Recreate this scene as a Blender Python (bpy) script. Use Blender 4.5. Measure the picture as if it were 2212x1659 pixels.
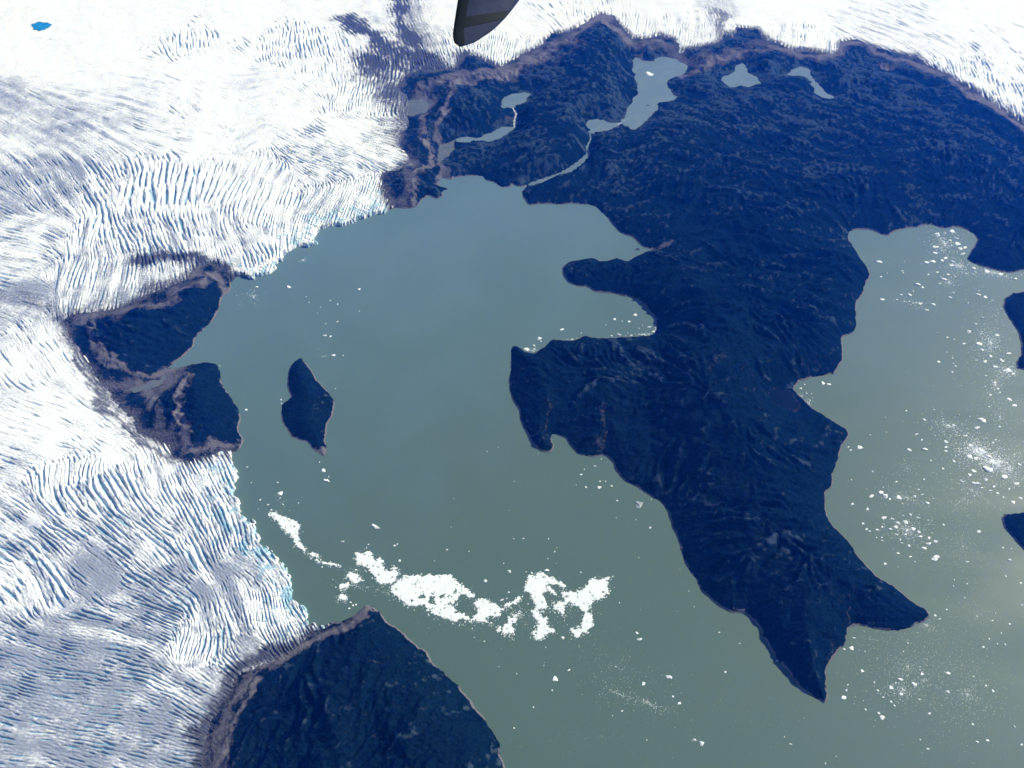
import bpy, math, random
import numpy as np

for o in list(bpy.data.objects):
    bpy.data.objects.remove(o, do_unlink=True)
rng = np.random.default_rng(7)
random.seed(7)

# ------------------------------------------------------------------ camera, sky, sun, exposure
ALT = 6000.0                      # metres above the lake
PITCH = math.radians(52.0)        # looking down
HFOV = math.radians(69.0)
SUN_AZ = math.radians(64.0)       # clockwise from the viewing direction (+Y)
SUN_EL = math.radians(36.0)
scene = bpy.context.scene
cam_data = bpy.data.cameras.new('camera')
cam_data.sensor_width = 36.0
cam_data.lens = 18.0 / math.tan(HFOV / 2)
cam_data.clip_start = 0.5
cam_data.clip_end = 300000.0
cam = bpy.data.objects.new('camera', cam_data)
cam.location = (0, 0, ALT)
cam.rotation_euler = (math.pi / 2 - PITCH, 0, 0)
scene.collection.objects.link(cam)
scene.camera = cam

world = bpy.data.worlds.new('World')
scene.world = world
world.use_nodes = True
wn = world.node_tree
sky = wn.nodes.new('ShaderNodeTexSky')
sky.sky_type = 'NISHITA'
sky.sun_disc = False
sky.sun_elevation = SUN_EL
sky.sun_rotation = SUN_AZ
sky.altitude = 1500
sky.dust_density = 0.2
bgn = wn.nodes['Background']
wn.links.new(sky.outputs['Color'], bgn.inputs['Color'])
bgn.inputs['Strength'].default_value = 0.075

sun_data = bpy.data.lights.new('sun', 'SUN')
sun_data.energy = 5.0
sun_data.angle = math.radians(0.5)
sun_data.color = (1.0, 0.985, 0.985)
sun = bpy.data.objects.new('sun', sun_data)
sdir = np.array([math.sin(SUN_AZ) * math.cos(SUN_EL), math.cos(SUN_AZ) * math.cos(SUN_EL), math.sin(SUN_EL)])
sun.rotation_euler = (math.pi / 2 - SUN_EL, 0, math.pi - SUN_AZ)
scene.collection.objects.link(sun)

scene.view_settings.view_transform = 'Standard'
scene.view_settings.look = 'None'
scene.view_settings.exposure = 0.14
scene.view_settings.gamma = 1.0
scene.view_settings.use_curve_mapping = False
scene.cycles.use_denoising = True
scene.cycles.max_bounces = 5
scene.cycles.diffuse_bounces = 3
scene.cycles.glossy_bounces = 2
scene.cycles.volume_bounces = 1
scene.cycles.sample_clamp_indirect = 4.0

# ------------------------------------------------------------------ where a spot of the photograph lies on the ground
TW = math.tan(HFOV / 2)
SP, CP = math.sin(PITCH), math.cos(PITCH)

def at(x, y, z=0.0):
    """spot (x, y) of the 2212 x 1659 view of the photograph -> ground point at elevation z"""
    x = np.asarray(x, float); y = np.asarray(y, float)
    u = (x - 1106.0) / 1106.0 * TW
    v = (829.5 - y) / 1106.0 * TW
    t = (ALT - z) / (SP - v * CP)
    return u * t, (CP + v * SP) * t

def metres_per_unit(y):
    v = (829.5 - y) / 1106.0 * TW
    return ALT / (SP - v * CP) * TW / 1106.0

def pts(lst, z=0.0):
    a = np.array(lst, float)
    X, Y = at(a[:, 0], a[:, 1], z)
    return np.stack([X, Y], 1)

def tile(tx, ty, lst):
    return [(737.33 * tx + x / 3.0, 553.0 * ty + y / 3.0) for x, y in lst]

# ------------------------------------------------------------------ numeric helpers
def smooth(a, b, x):
    t = np.clip((x - a) / (b - a), 0, 1)
    return t * t * (3 - 2 * t)

_perm = rng.permutation(512).astype(np.int32)
_perm = np.concatenate([_perm, _perm])
_ga = rng.uniform(0, 2 * np.pi, 512)
_gx, _gy = np.cos(_ga).astype(np.float32), np.sin(_ga).astype(np.float32)

def perlin(x, y):
    xi = np.floor(x); yi = np.floor(y)
    fx = (x - xi).astype(np.float32); fy = (y - yi).astype(np.float32)
    X = xi.astype(np.int64) & 511; Y = yi.astype(np.int64) & 511
    X1 = (X + 1) & 511; Y1 = (Y + 1) & 511
    u = fx * fx * fx * (fx * (fx * 6 - 15) + 10); v = fy * fy * fy * (fy * (fy * 6 - 15) + 10)
    def g(a, b, dx, dy):
        h = _perm[_perm[a] + b]
        return _gx[h] * dx + _gy[h] * dy
    n0 = g(X, Y, fx, fy); n1 = g(X1, Y, fx - 1, fy)
    n2 = g(X, Y1, fx, fy - 1); n3 = g(X1, Y1, fx - 1, fy - 1)
    a = n0 + u * (n1 - n0); b = n2 + u * (n3 - n2)
    return (a + v * (b - a)) * 1.5

def fbm(x, y, wave, octs, gain=0.5, off=0.0, ridged=False):
    s = np.zeros(np.shape(x), np.float32); a = 1.0; tot = 0.0
    for k in range(octs):
        n = perlin(x / wave + off + 17.3 * k, y / wave - off + 9.1 * k)
        if ridged:
            n = 1.0 - 2.0 * np.abs(n)
        s += a * n; tot += a
        a *= gain; wave *= 0.5
    return s / tot

def seg_dist(poly, X, Y, closed=True):
    """distance to a polyline, and inside test when closed"""
    X = X.astype(np.float32); Y = Y.astype(np.float32)
    best = np.full(X.shape, 1e18, np.float32)
    inside = np.zeros(X.shape, bool)
    n = len(poly)
    for i in range(n if closed else n - 1):
        ax, ay = poly[i]; bx, by = poly[(i + 1) % n]
        dx, dy = bx - ax, by - ay
        L = dx * dx + dy * dy + 1e-9
        px = X - np.float32(ax); py = Y - np.float32(ay)
        t = np.clip((px * np.float32(dx) + py * np.float32(dy)) / np.float32(L), 0, 1)
        qx = px - t * np.float32(dx); qy = py - t * np.float32(dy)
        np.minimum(best, qx * qx + qy * qy, out=best)
        if closed and ay != by:
            c = ((ay > Y) != (by > Y)) & (px < np.float32(dx / dy) * py)
            inside ^= c
    return np.sqrt(best), inside

def sdf(poly, X, Y):
    d, i = seg_dist(poly, X, Y, True)
    return np.where(i, -d, d)          # negative inside

RX0, RX1, RY0, RY1, RS = -16000.0, 16000.0, -3000.0, 21000.0, 40.0
_rx = np.arange(RX0, RX1 + 1, RS); _ry = np.arange(RY0, RY1 + 1, RS)
RGX, RGY = np.meshgrid(_rx, _ry)

def sample(raster, X, Y):
    fx = np.clip((X - RX0) / RS, 0, len(_rx) - 1.001); fy = np.clip((Y - RY0) / RS, 0, len(_ry) - 1.001)
    ix = fx.astype(np.int32); iy = fy.astype(np.int32)
    tx = (fx - ix).astype(np.float32); ty = (fy - iy).astype(np.float32)
    r = raster
    return (r[iy, ix] * (1 - tx) + r[iy, ix + 1] * tx) * (1 - ty) + (r[iy + 1, ix] * (1 - tx) + r[iy + 1, ix + 1] * tx) * ty

# oriented streaks: ring-filtered noise averaged along a direction
def ring_noise(n, per):
    f = np.fft.fft2(rng.standard_normal((n, n)))
    k = np.fft.fftfreq(n)
    kr = np.sqrt(k[:, None] ** 2 + k[None, :] ** 2)
    w = np.exp(-((kr - 1.0 / per) / (0.42 / per)) ** 2)
    r = np.real(np.fft.ifft2(f * w))
    return (r / r.std()).astype(np.float32)
RN, RP = 1024, 7.0
_ring = ring_noise(RN, RP)

def tile_sample(x, y):
    xi = np.floor(x); yi = np.floor(y)
    tx = (x - xi).astype(np.float32); ty = (y - yi).astype(np.float32)
    X = xi.astype(np.int64) & (RN - 1); Y = yi.astype(np.int64) & (RN - 1)
    X1 = (X + 1) & (RN - 1); Y1 = (Y + 1) & (RN - 1)
    return (_ring[Y, X] * (1 - tx) + _ring[Y, X1] * tx) * (1 - ty) + (_ring[Y1, X] * (1 - tx) + _ring[Y1, X1] * tx) * ty

def streaks(X, Y, dx, dy, lam, length, n=7):
    s = np.zeros(X.shape, np.float32); wt = 0
    for k in range(-n, n + 1):
        o = k / n * length * 0.5
        w = 0.5 + 0.5 * math.cos(math.pi * k / (n + 1))
        s += w * tile_sample((X + dx * o) / lam * RP + 5000, (Y + dy * o) / lam * RP + 5000)
        wt += w
    s /= wt
    return s / (s.std() + 1e-6)

def chaikin(p, closed=True):
    p = np.asarray(p, float)
    q = np.roll(p, -1, 0)
    a = p * .82 + q * .18; b = p * .18 + q * .82
    return np.stack([a, b], 1).reshape(-1, 2)

# ------------------------------------------------------------------ outlines read off the photograph
T = tile
LAKE = (
    [(1089.6, 1659)] +
    T(1, 2, [(1020, 1545), (1030, 1520), (990, 1440), (960, 1390), (920, 1330), (870, 1270), (800, 1180), (700, 1080), (640, 1020), (600, 980), (550, 910), (480, 860), (420, 805), (340, 745), (260, 670), (215, 630), (165, 600), (125, 635), (60, 680), (0, 720)]) +
    T(0, 2, [(2160, 715), (2100, 745), (2040, 745), (2000, 700), (1960, 640), (1920, 580), (1895, 510), (1890, 470), (1870, 410), (1840, 330), (1790, 280), (1740, 240), (1690, 200), (1670, 150), (1670, 95), (1620, 60), (1570, 10)]) +
    T(0, 1, [(1550, 1640), (1530, 1580), (1510, 1510), (1540, 1450), (1520, 1360), (1495, 1290), (1560, 1240), (1580, 1190), (1545, 1130), (1560, 1040), (1540, 980), (1500, 920), (1470, 870), (1430, 810), (1425, 750), (1410, 700), (1330, 688), (1260, 700), (1200, 720), (1140, 735), (1080, 730), (1120, 700), (1180, 665), (1220, 615), (1260, 575), (1255, 540), (1290, 500), (1380, 420), (1420, 340), (1440, 265), (1475, 235), (1500, 200), (1500, 160), (1540, 130), (1600, 135), (1660, 145), (1740, 120), (1780, 90), (1800, 40), (1840, 0)]) +
    T(0, 0, [(1860, 1640), (1920, 1600), (2020, 1590), (2050, 1580), (2040, 1540), (2080, 1490), (2120, 1470), (2200, 1465)]) +
    T(1, 0, [(60, 1440), (160, 1410), (280, 1380), (340, 1345), (400, 1352), (490, 1345), (530, 1290), (560, 1270), (620, 1290), (660, 1275), (650, 1240), (705, 1221), (630, 1205), (640, 1150), (720, 1170), (730, 1148), (860, 1140), (920, 1140), (935, 1170), (1000, 1185), (1040, 1215), (1080, 1215), (1110, 1195), (1160, 1215), (1200, 1200), (1170, 1240), (1185, 1290), (1220, 1335), (1290, 1320), (1420, 1328), (1500, 1318), (1640, 1335), (1690, 1370), (1740, 1430), (1790, 1500), (1840, 1525), (1890, 1535), (1930, 1580), (1970, 1610), (2030, 1615), (1950, 1640)]) +
    T(1, 1, [(1900, 5), (1850, 35), (1780, 10), (1700, 40), (1610, 10), (1480, 35), (1430, 75), (1435, 120), (1480, 180), (1540, 200), (1600, 200), (1640, 235), (1740, 240), (1850, 265), (1920, 285), (1970, 330), (2030, 400), (2050, 470), (2010, 515), (1920, 525), (1750, 530), (1650, 535), (1570, 515), (1530, 545), (1440, 550), (1360, 540), (1310, 595), (1250, 630), (1190, 620), (1150, 590), (1105, 585), (1100, 700), (1085, 830), (1105, 920), (1150, 990), (1170, 1090), (1220, 1190), (1280, 1265), (1350, 1275), (1375, 1240), (1355, 1180), (1370, 1145), (1450, 1180), (1490, 1240), (1540, 1290), (1620, 1305), (1710, 1290), (1760, 1340), (1790, 1420), (1900, 1490), (1980, 1545), (2080, 1600), (2120, 1659)]) +
    T(1, 2, [(2130, 40), (2160, 130), (2205, 250)]) +
    T(2, 2, [(30, 360), (80, 430), (140, 530), (260, 630), (330, 660), (400, 660), (450, 700), (510, 760), (540, 850), (610, 940), (720, 1085), (760, 1150), (830, 1190), (925, 1245), (935, 1200), (930, 1090), (925, 1010), (1000, 910), (1050, 850), (1070, 760), (1110, 735), (1210, 745), (1300, 765), (1410, 770), (1480, 740), (1570, 715), (1605, 675), (1560, 625), (1480, 580), (1420, 520), (1340, 465), (1260, 420), (1190, 350), (1130, 280), (1080, 200), (1030, 140), (970, 80), (930, 20)]) +
    T(2, 1, [(920, 1600), (930, 1525), (970, 1490), (970, 1400), (1000, 1310), (1040, 1220), (1075, 1170), (1060, 1125), (960, 1060), (830, 980), (770, 920), (710, 860), (770, 810), (920, 765), (990, 770), (1030, 680), (1040, 610), (1030, 530), (1110, 500), (1130, 400), (1120, 310), (1170, 240), (1170, 190), (1225, 140), (1200, 80), (1150, 10)]) +
    T(2, 0, [(1130, 1640), (1090, 1570), (1065, 1530), (1080, 1500), (1150, 1485), (1220, 1490), (1280, 1515), (1330, 1530), (1390, 1490), (1500, 1475), (1600, 1450), (1690, 1480), (1780, 1470), (1850, 1490), (1915, 1545), (1900, 1590), (1860, 1630)]) +
    T(2, 1, [(1840, 25), (1900, 55), (2000, 85), (2120, 110), (2190, 100), (2300, 60), (2500, 90), (2800, 260), (3600, 500), (4800, 900)]) +
    [(5200, 1500), (3200, 1960), (1600, 1960), (1180, 1900)])
ISLANDS = [
    T(0, 1, [(1950, 660), (1980, 690), (2020, 740), (2050, 800), (2120, 870), (2165, 935), (2155, 1030), (2120, 1090), (2110, 1200), (2118, 1260), (2100, 1300), (2040, 1265), (1990, 1210), (1900, 1180), (1850, 1110), (1815, 1040), (1825, 970), (1885, 915), (1865, 860), (1860, 760), (1900, 690)]),
    [(2188, 633), (2168, 646), (2166, 663), (2178, 685), (2191, 703), (2201, 723), (2206, 746), (2205, 766), (2195, 783), (2198, 796), (2212, 800), (2300, 812), (2340, 740), (2320, 650), (2250, 625)],
    [(2168, 1109), (2163, 1118), (2171, 1139), (2191, 1169), (2212, 1189), (2300, 1225), (2360, 1180), (2330, 1120), (2240, 1106)],
]
def margin(lst, iters=2):
    """line along the ice edge: its elevation is that of the ice there"""
    a = np.array(lst, float)
    X, Y = at(a[:, 0], a[:, 1])
    for _ in range(iters):
        z = ice_base(np.maximum(sample(D_LAKE, X, Y), 0))
        X, Y = at(a[:, 0], a[:, 1], z)
    return np.stack([X, Y], 1)

def ice_base(d):
    return 42.0 + 200.0 * (1 - np.exp(-d / 3200.0))

lake_poly = chaikin(pts(LAKE))
D_LAKE = sdf(lake_poly, RGX, RGY)                       # metres from the lake, negative on it

NORTH = margin([(862, 465), (851, 448), (837, 430), (829, 400), (827, 372), (850, 366), (893, 354), (882, 337), (860, 312), (868, 285), (880, 268), (866, 247), (872, 225), (868, 205), (858, 188), (875, 165), (905, 150), (940, 150), (985, 146), (990, 128), (1004, 116), (1030, 118), (1050, 130), (1084, 143), (1107, 130), (1127, 117), (1167, 97), (1191, 70), (1231, 67), (1257, 50), (1297, 27), (1324, 37), (1347, 60), (1364, 80), (1397, 82), (1424, 73), (1451, 80), (1475, 103), (1508, 100), (1555, 90), (1561, 67), (1585, 80), (1591, 57), (1635, 60), (1655, 83), (1701, 100), (1721, 110), (1751, 107), (1801, 115), (1811, 97), (1828, 85), (1851, 83), (1881, 97), (1921, 107), (1955, 117), (1981, 120), (2005, 137), (2041, 157), (2071, 173), (2098, 187), (2128, 207), (2161, 227), (2188, 247), (2212, 263), (2320, 330), (2700, 560), (3600, 720), (3600, 900), (2500, 700), (2120, 640), (2050, 900), (2080, 1450), (1750, 1620), (1300, 1260), (1000, 900), (1000, 520)])
HEAD = margin([(540, 612), (497, 600), (485, 580), (460, 566), (417, 572), (400, 598), (363, 616), (317, 633), (267, 663), (207, 670), (157, 676), (133, 690), (150, 730), (183, 776), (213, 830), (253, 873), (293, 893), (300, 930), (337, 943), (363, 963), (373, 986), (407, 993), (447, 983), (480, 973), (498, 980), (575, 985), (575, 700)])
MOUNT = margin([(700, 1335), (690, 1348), (655, 1380), (623, 1406), (567, 1433), (513, 1456), (500, 1483), (477, 1513), (463, 1549), (450, 1589), (437, 1639), (433, 1665), (425, 1800), (420, 1960), (1330, 1960), (1160, 1650), (1000, 1400), (850, 1290), (760, 1290)])

def union(polys):
    r = None
    for p in polys:
        d = sdf(p, RGX, RGY)
        r = d if r is None else np.minimum(r, d)
    return r
D_N, D_H, D_M = sdf(NORTH, RGX, RGY), sdf(HEAD, RGX, RGY), sdf(MOUNT, RGX, RGY)
D_LAND = -np.minimum(np.minimum(D_N, D_H), D_M)         # metres into the land from the ice edge

# standing water on the land: outline, level
PONDS = [
    ([(1371, 117), (1387, 133), (1407, 133), (1424, 122), (1455, 126), (1476, 137), (1487, 143), (1480, 157), (1471, 163), (1444, 170), (1441, 187), (1464, 213), (1441, 220), (1421, 222), (1419, 240), (1404, 250), (1384, 273), (1367, 282), (1344, 263), (1354, 240), (1367, 217), (1381, 193), (1371, 167), (1367, 147)], 96.0),
    ([(1271, 258), (1304, 258), (1317, 265), (1341, 266), (1327, 277), (1284, 287), (1274, 283), (1267, 270)], 88.0),
    ([(1131, 200), (1146, 203), (1131, 223), (1111, 230), (1084, 233), (1081, 220), (1101, 203)], 92.0),
    ([(1111, 277), (1097, 290), (1064, 305), (1037, 303), (1001, 305), (984, 303), (1004, 298), (1041, 298), (1044, 290), (1071, 282), (1091, 273)], 45.0),
    ([(984, 303), (981, 320), (971, 337), (951, 348), (944, 340), (951, 313), (971, 307)], 22.0),
    ([(884, 217), (914, 213), (924, 220), (924, 243), (904, 247), (881, 253), (882, 230)], 60.0),
    ([(1553, 170), (1585, 157), (1588, 143), (1608, 135), (1615, 157), (1638, 167), (1641, 180), (1618, 187), (1601, 185), (1591, 188), (1571, 185)], 110.0),
    ([(1695, 163), (1715, 150), (1731, 143), (1751, 150), (1751, 167), (1768, 180), (1781, 197), (1805, 212), (1778, 213), (1758, 197), (1751, 173), (1731, 163)], 115.0),
    ([(277, 836), (290, 840), (325, 826), (360, 813), (353, 833), (320, 843), (290, 846)], 24.0),
    ([(1661, 850), (1681, 840), (1701, 843), (1719, 862), (1731, 874), (1708, 886), (1681, 876), (1665, 863)], 5.0),
]
POND_LABELS = [
    ('large pale lake with a white floe high on the far land', 'mountain lake'),
    ('small pale pond at the head of the white stream', 'pond'),
    ('pale diamond-shaped pond above the braided waterfall near the moraine', 'pond'),
    ('long narrow pale pond below the waterfall running to the gravel flat', 'pond'),
    ('silty grey lagoon where gravel flat meets the moraine stream', 'lagoon'),
    ('dull grey meltwater pond beside the glacier edge moraine', 'pond'),
    ('pale three-armed lake left of the two high in the upper right', 'mountain lake'),
    ('crooked pale lake trailing down to the right in upper right', 'mountain lake'),
    ('thin grey-green meltwater pool between the two dark headlands', 'pool'),
    ('dark oval tarn with pale rim beside the pointed eastern inlet', 'tarn'),
]
POND_W = [chaikin(pts(p, z)) for p, z in PONDS]
RIVERS = [   # path with widths in metres and end levels
    ([(1274, 286), (1276, 300), (1268, 318), (1271, 333), (1252, 352), (1232, 366), (1211, 377), (1181, 387), (1146, 398)], [16, 18, 30, 50, 80, 85, 75, 70, 50], 86.0, 1.0, 'milky river running down from the small pond to the lake bay', 'river'),
    ([(1107, 232), (1115, 246), (1111, 262), (1111, 276)], [18, 28, 26, 20], 90.0, 46.0, 'white braided waterfall between the diamond pond and the narrow pond', 'waterfall'),
    ([(1334, 268), (1341, 266), (1349, 260)], [26, 24, 30], 88.0, 96.0, 'short pale outlet channel joining the two upper lakes', 'channel'),
]
RIVER_W = []
for path, wid, z0, z1, lab, cat in RIVERS:
    n = len(path); zz = np.linspace(z0, z1, n)
    P = np.array([[*at(p[0], p[1], z), z] for p, z in zip(path, zz)])
    # resample
    tt = np.linspace(0, n - 1, 6 * (n - 1) + 1)
    Q = np.stack([np.interp(tt, range(n), P[:, k]) for k in range(3)], 1)
    W = np.interp(tt, range(n), wid)
    RIVER_W.append((Q, W, lab, cat))

# crests that give the land its shape: path, height, half-width (m)
def line(lst, z=150.0):
    return pts(lst, z)
CRESTS = [
    (line([(1140, 770), (1165, 840), (1180, 930)], 60), 70, 130),
    (line([(1290, 760), (1310, 840), (1300, 950)], 60), 60, 160),
    (line([(1440, 600), (1540, 720), (1530, 840), (1640, 960), (1760, 1080), (1835, 1200), (1840, 1290), (1800, 1400)], 250), 200, 420),
    (line([(1520, 1000), (1580, 1130), (1650, 1260), (1720, 1400)], 150), 110, 300),
    (line([(1880, 1290), (1960, 1320)], 60), 60, 150),
    (line([(1840, 560), (1760, 640), (1790, 740)], 150), 100, 330),
    (line([(1500, 330), (1700, 420), (1900, 380), (2080, 330)], 250), 130, 700),
    (line([(1290, 80), (1260, 170), (1200, 290), (1180, 350)], 170), 120, 420),
    (line([(1030, 230), (1000, 270)], 120), 90, 230),
    (line([(1650, 130), (1640, 145)], 180), 60, 180),
    (line([(800, 1345), (860, 1410), (915, 1500), (960, 1600), (1000, 1750)], 280), 330, 300),
    (line([(700, 1480), (720, 1660)], 250), 120, 350),
    (line([(300, 700), (400, 690), (440, 640)], 90), 50, 200),
    (line([(430, 820), (460, 900), (480, 940)], 70), 60, 130),
    (line([(650, 800), (665, 860), (665, 920)], 50), 45, 110),
    (line([(1250, 590), (1350, 600)], 60), 40, 120),
]
def poly_of(tx, ty, l, z):
    return pts(T(tx, ty, l), z)
# bare rock, gravel and moraine: path, half-width (m), strength
BARE = [
    (line([(792, 1310), (740, 1352), (680, 1385), (620, 1422), (570, 1447), (530, 1480), (503, 1530), (478, 1590), (468, 1665), (460, 1750)], 60), 62, .95),
    (line([(567, 1473), (530, 1530), (513, 1566), (488, 1640)], 90), 40, 1.0),
    (line([(500, 1550), (480, 1660)], 60), 60, .9),
    (line([(897, 443), (894, 393), (924, 363), (931, 340), (917, 300), (911, 287), (921, 253)], 40), 60, 1.0),
    (line([(1004, 182), (981, 200), (967, 233), (954, 277), (941, 300), (947, 350), (951, 390)], 45), 75, 1.0),
    (line([(870, 330), (880, 400), (868, 440)], 50), 110, .75),
    (line([(997, 190), (1071, 180), (1107, 160), (1137, 143), (1217, 103), (1277, 53), (1301, 37)], 130), 190, 1.0),
    (line([(1150, 120), (1080, 165), (1010, 165), (930, 190), (900, 230)], 110), 170, .9),
    (line([(1301, 37), (1337, 77), (1371, 93), (1437, 97), (1471, 123)], 170), 150, .9),
    (line([(1475, 155), (1508, 147), (1568, 117), (1625, 107), (1691, 103), (1735, 120), (1775, 123), (1808, 113), (1828, 93), (1868, 93), (1901, 113), (1935, 130), (1995, 143), (2041, 160), (2085, 187), (2128, 213), (2175, 247), (2212, 277)], 180), 120, .95),
    (line([(1500, 125), (1560, 110), (1640, 90), (1700, 110)], 180), 120, .7),
    (line([(1890, 133), (1925, 145)], 180), 60, 1.0),
    (line([(1400, 133), (1380, 120), (1420, 105)], 140), 80, .8),
    (line([(1110, 250), (1090, 255)], 90), 75, .7),
    (line([(1250, 110), (1180, 160), (1120, 170)], 140), 120, .5),
    (line([(420, 590), (470, 600), (492, 625)], 60), 95, 1.0),
    (line([(440, 612), (390, 625), (370, 660), (290, 675), (230, 690), (170, 690)], 60), 120, .9),
    (line([(205, 690), (207, 750), (240, 780), (300, 800), (340, 803), (395, 795)], 45), 50, 1.0),
    (line([(225, 830), (300, 830), (340, 860), (390, 800)], 40), 130, .85),
    (line([(395, 815), (403, 880), (415, 930), (400, 980), (470, 960), (520, 960)], 40), 55, 1.0),
    (line([(330, 880), (350, 930), (390, 960)], 40), 120, .7),
    (line([(640, 950), (675, 970), (700, 983)], 8), 40, 1.0),
    (line([(705, 915), (700, 950)], 10), 22, .8),
    (line([(1300, 895), (1306, 930), (1295, 965)], 60), 26, 0.50),
    (line([(1168, 860), (1178, 910), (1186, 940)], 40), 16, 0.44),
    (line([(1520, 830), (1545, 805)], 120), 55, 0.39),
    (line([(1630, 620), (1635, 740), (1622, 800)], 120), 45, 0.19),
    (line([(1662, 640), (1668, 600)], 120), 40, 0.30),
    (line([(1833, 1280), (1840, 1330)], 120), 20, 0.50),
    (line([(1800, 1400), (1785, 1440)], 30), 40, 0.39),
    (line([(1590, 1326), (1622, 1332)], 2), 16, 1.0),
    (line([(1440, 540), (1412, 541)], 4), 40, .8),
]
FOREST = [   # woods that stand inside the bare ground
    poly_of(0, 1, [(1160, 230), (1290, 245), (1370, 180), (1430, 200), (1440, 260), (1380, 420), (1290, 490), (1250, 570), (1100, 710), (960, 740), (900, 750), (780, 680), (750, 630), (760, 560), (820, 430), (880, 395), (940, 420), (1030, 410), (1080, 340), (1160, 330)], 55),
    poly_of(0, 1, [(1200, 720), (1340, 690), (1410, 700), (1430, 810), (1500, 920), (1540, 980), (1555, 1050), (1540, 1130), (1575, 1180), (1500, 1220), (1380, 1200), (1260, 1110), (1240, 1010), (1200, 850), (1180, 760)], 45),
    poly_of(0, 1, [(420, 440), (560, 460), (580, 520), (570, 640), (490, 560), (440, 490)], 60),
    poly_of(0, 1, [(640, 500), (720, 470), (740, 560), (740, 620), (690, 640)], 55),
    poly_of(1, 0, [(730, 600), (800, 575), (950, 560), (1050, 580), (1080, 610), (1020, 660), (990, 750), (970, 850), (900, 890), (780, 900), (660, 925), (625, 905), (660, 820), (690, 720)], 100),
    poly_of(1, 0, [(560, 780), (600, 750), (630, 780), (600, 900), (620, 1010), (600, 1040), (570, 980), (550, 880)], 50),
    poly_of(1, 0, [(490, 1180), (560, 1110), (620, 1080), (620, 1110), (590, 1200), (530, 1260), (500, 1250)], 30),
    poly_of(2, 0, [(410, 420), (480, 370), (580, 355), (740, 370), (760, 420), (690, 460), (640, 490), (560, 470), (480, 500), (440, 480)], 170),
    poly_of(2, 0, [(1090, 330), (1130, 290), (1210, 330), (1250, 380), (1300, 390), (1250, 400), (1150, 385)], 190),
    poly_of(1, 0, [(1950, 350), (1990, 320), (2040, 340), (2040, 380), (1990, 395), (1960, 380)], 140),
]
MORAINE = [   # rock debris carried on the ice: path, half-width (m), strength
    (line([(751, 40), (790, 68), (830, 90), (875, 120), (930, 150), (985, 175)], 200), 150, 1.0), (line([(830, 95), (880, 135), (920, 165), (900, 200), (870, 180)], 180), 220, .95),
    (line([(860, 0), (865, 55), (895, 95), (930, 125), (975, 150)], 200), 130, .95),
    (line([(880, 0), (895, 60), (930, 100)], 220), 230, .5),
    (line([(782, 118), (815, 135)], 180), 190, .95),
    (line([(800, 150), (850, 175), (885, 205)], 170), 260, .85),
    (line([(880, 115), (925, 150), (960, 165)], 170), 210, 1.0),
    (line([(845, 225), (868, 250), (852, 300)], 110), 150, .75),
    (line([(900, 60), (925, 105)], 200), 150, .6),
    (line([(770, 160), (830, 165), (870, 190)], 160), 110, .75),
    (line([(860, 215), (850, 240)], 120), 120, .7),
    (line([(905, 330), (850, 380), (842, 420)], 60), 90, .8),
    (line([(1000, 125), (1030, 160), (1080, 165)], 150), 170, 1.0),
    (line([(1555, 20), (1556, 60), (1560, 95)], 220), 90, .7),
    (line([(1600, 70), (1640, 75)], 210), 130, .9),
    (line([(1200, 75), (1250, 60)], 200), 70, .7),
    (line([(0, 640), (70, 652), (140, 668), (210, 662), (300, 640)], 130), 110, .45),
    (line([(300, 560), (380, 553), (440, 560), (505, 590)], 100), 90, 1.0),
    (line([(320, 620), (390, 600), (430, 570)], 90), 80, .7),
    (line([(280, 535), (390, 540)], 120), 60, .45),
    (line([(640, 1400), (560, 1425), (505, 1450), (480, 1500), (460, 1550), (442, 1600), (430, 1680)], 60), 60, .85),
    (line([(680, 1365), (600, 1405), (530, 1430)], 60), 60, .6),
    (line([(470, 1360), (540, 1375), (650, 1370)], 60), 60, .3),
    (line([(130, 690), (165, 770), (230, 870), (300, 950), (370, 990)], 60), 45, .75),
    (line([(1820, 95), (1880, 100), (1980, 130), (2100, 195), (2212, 270)], 190), 60, .8),
    (line([(1480, 110), (1560, 95), (1700, 105), (1800, 118)], 190), 60, .8),
]

# ------------------------------------------------------------------ land relief
_grain = {}
def grain(X, Y):
    """ribs of the bedrock: across the slope in the north, running down it in the south"""
    key = (len(X), float(X[0]), float(Y[0]))
    if key in _grain: return _grain[key]
    a = .55 - .95 * smooth(9500, 6500, Y + .15 * X) + 1.1 * fbm(X, Y, 2600, 2, .5, 44.0)
    wx = X + 120 * fbm(X, Y, 500, 3, .55, 46.0); wy = Y + 120 * fbm(X, Y, 500, 3, .55, 48.0)
    # turn in steps so that the ribs stay straight where they are straight
    out = np.zeros(X.shape, np.float32); wt = np.zeros(X.shape, np.float32)
    for c in (-.9, -.45, 0., .45, .9, 1.35):
        w = np.clip(1 - np.abs(a - c) / .45, 0, 1).astype(np.float32)
        k = w > 0
        if not k.any(): continue
        u = wx[k] * math.cos(c) - wy[k] * math.sin(c); v = wx[k] * math.sin(c) + wy[k] * math.cos(c)
        out[k] += w[k] * fbm(u / 2.6, v, 260, 5, .6, 5.5 + c, True); wt[k] += w[k]
    out /= np.maximum(wt, .2)
    _grain.clear(); _grain[key] = out
    return out

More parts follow.
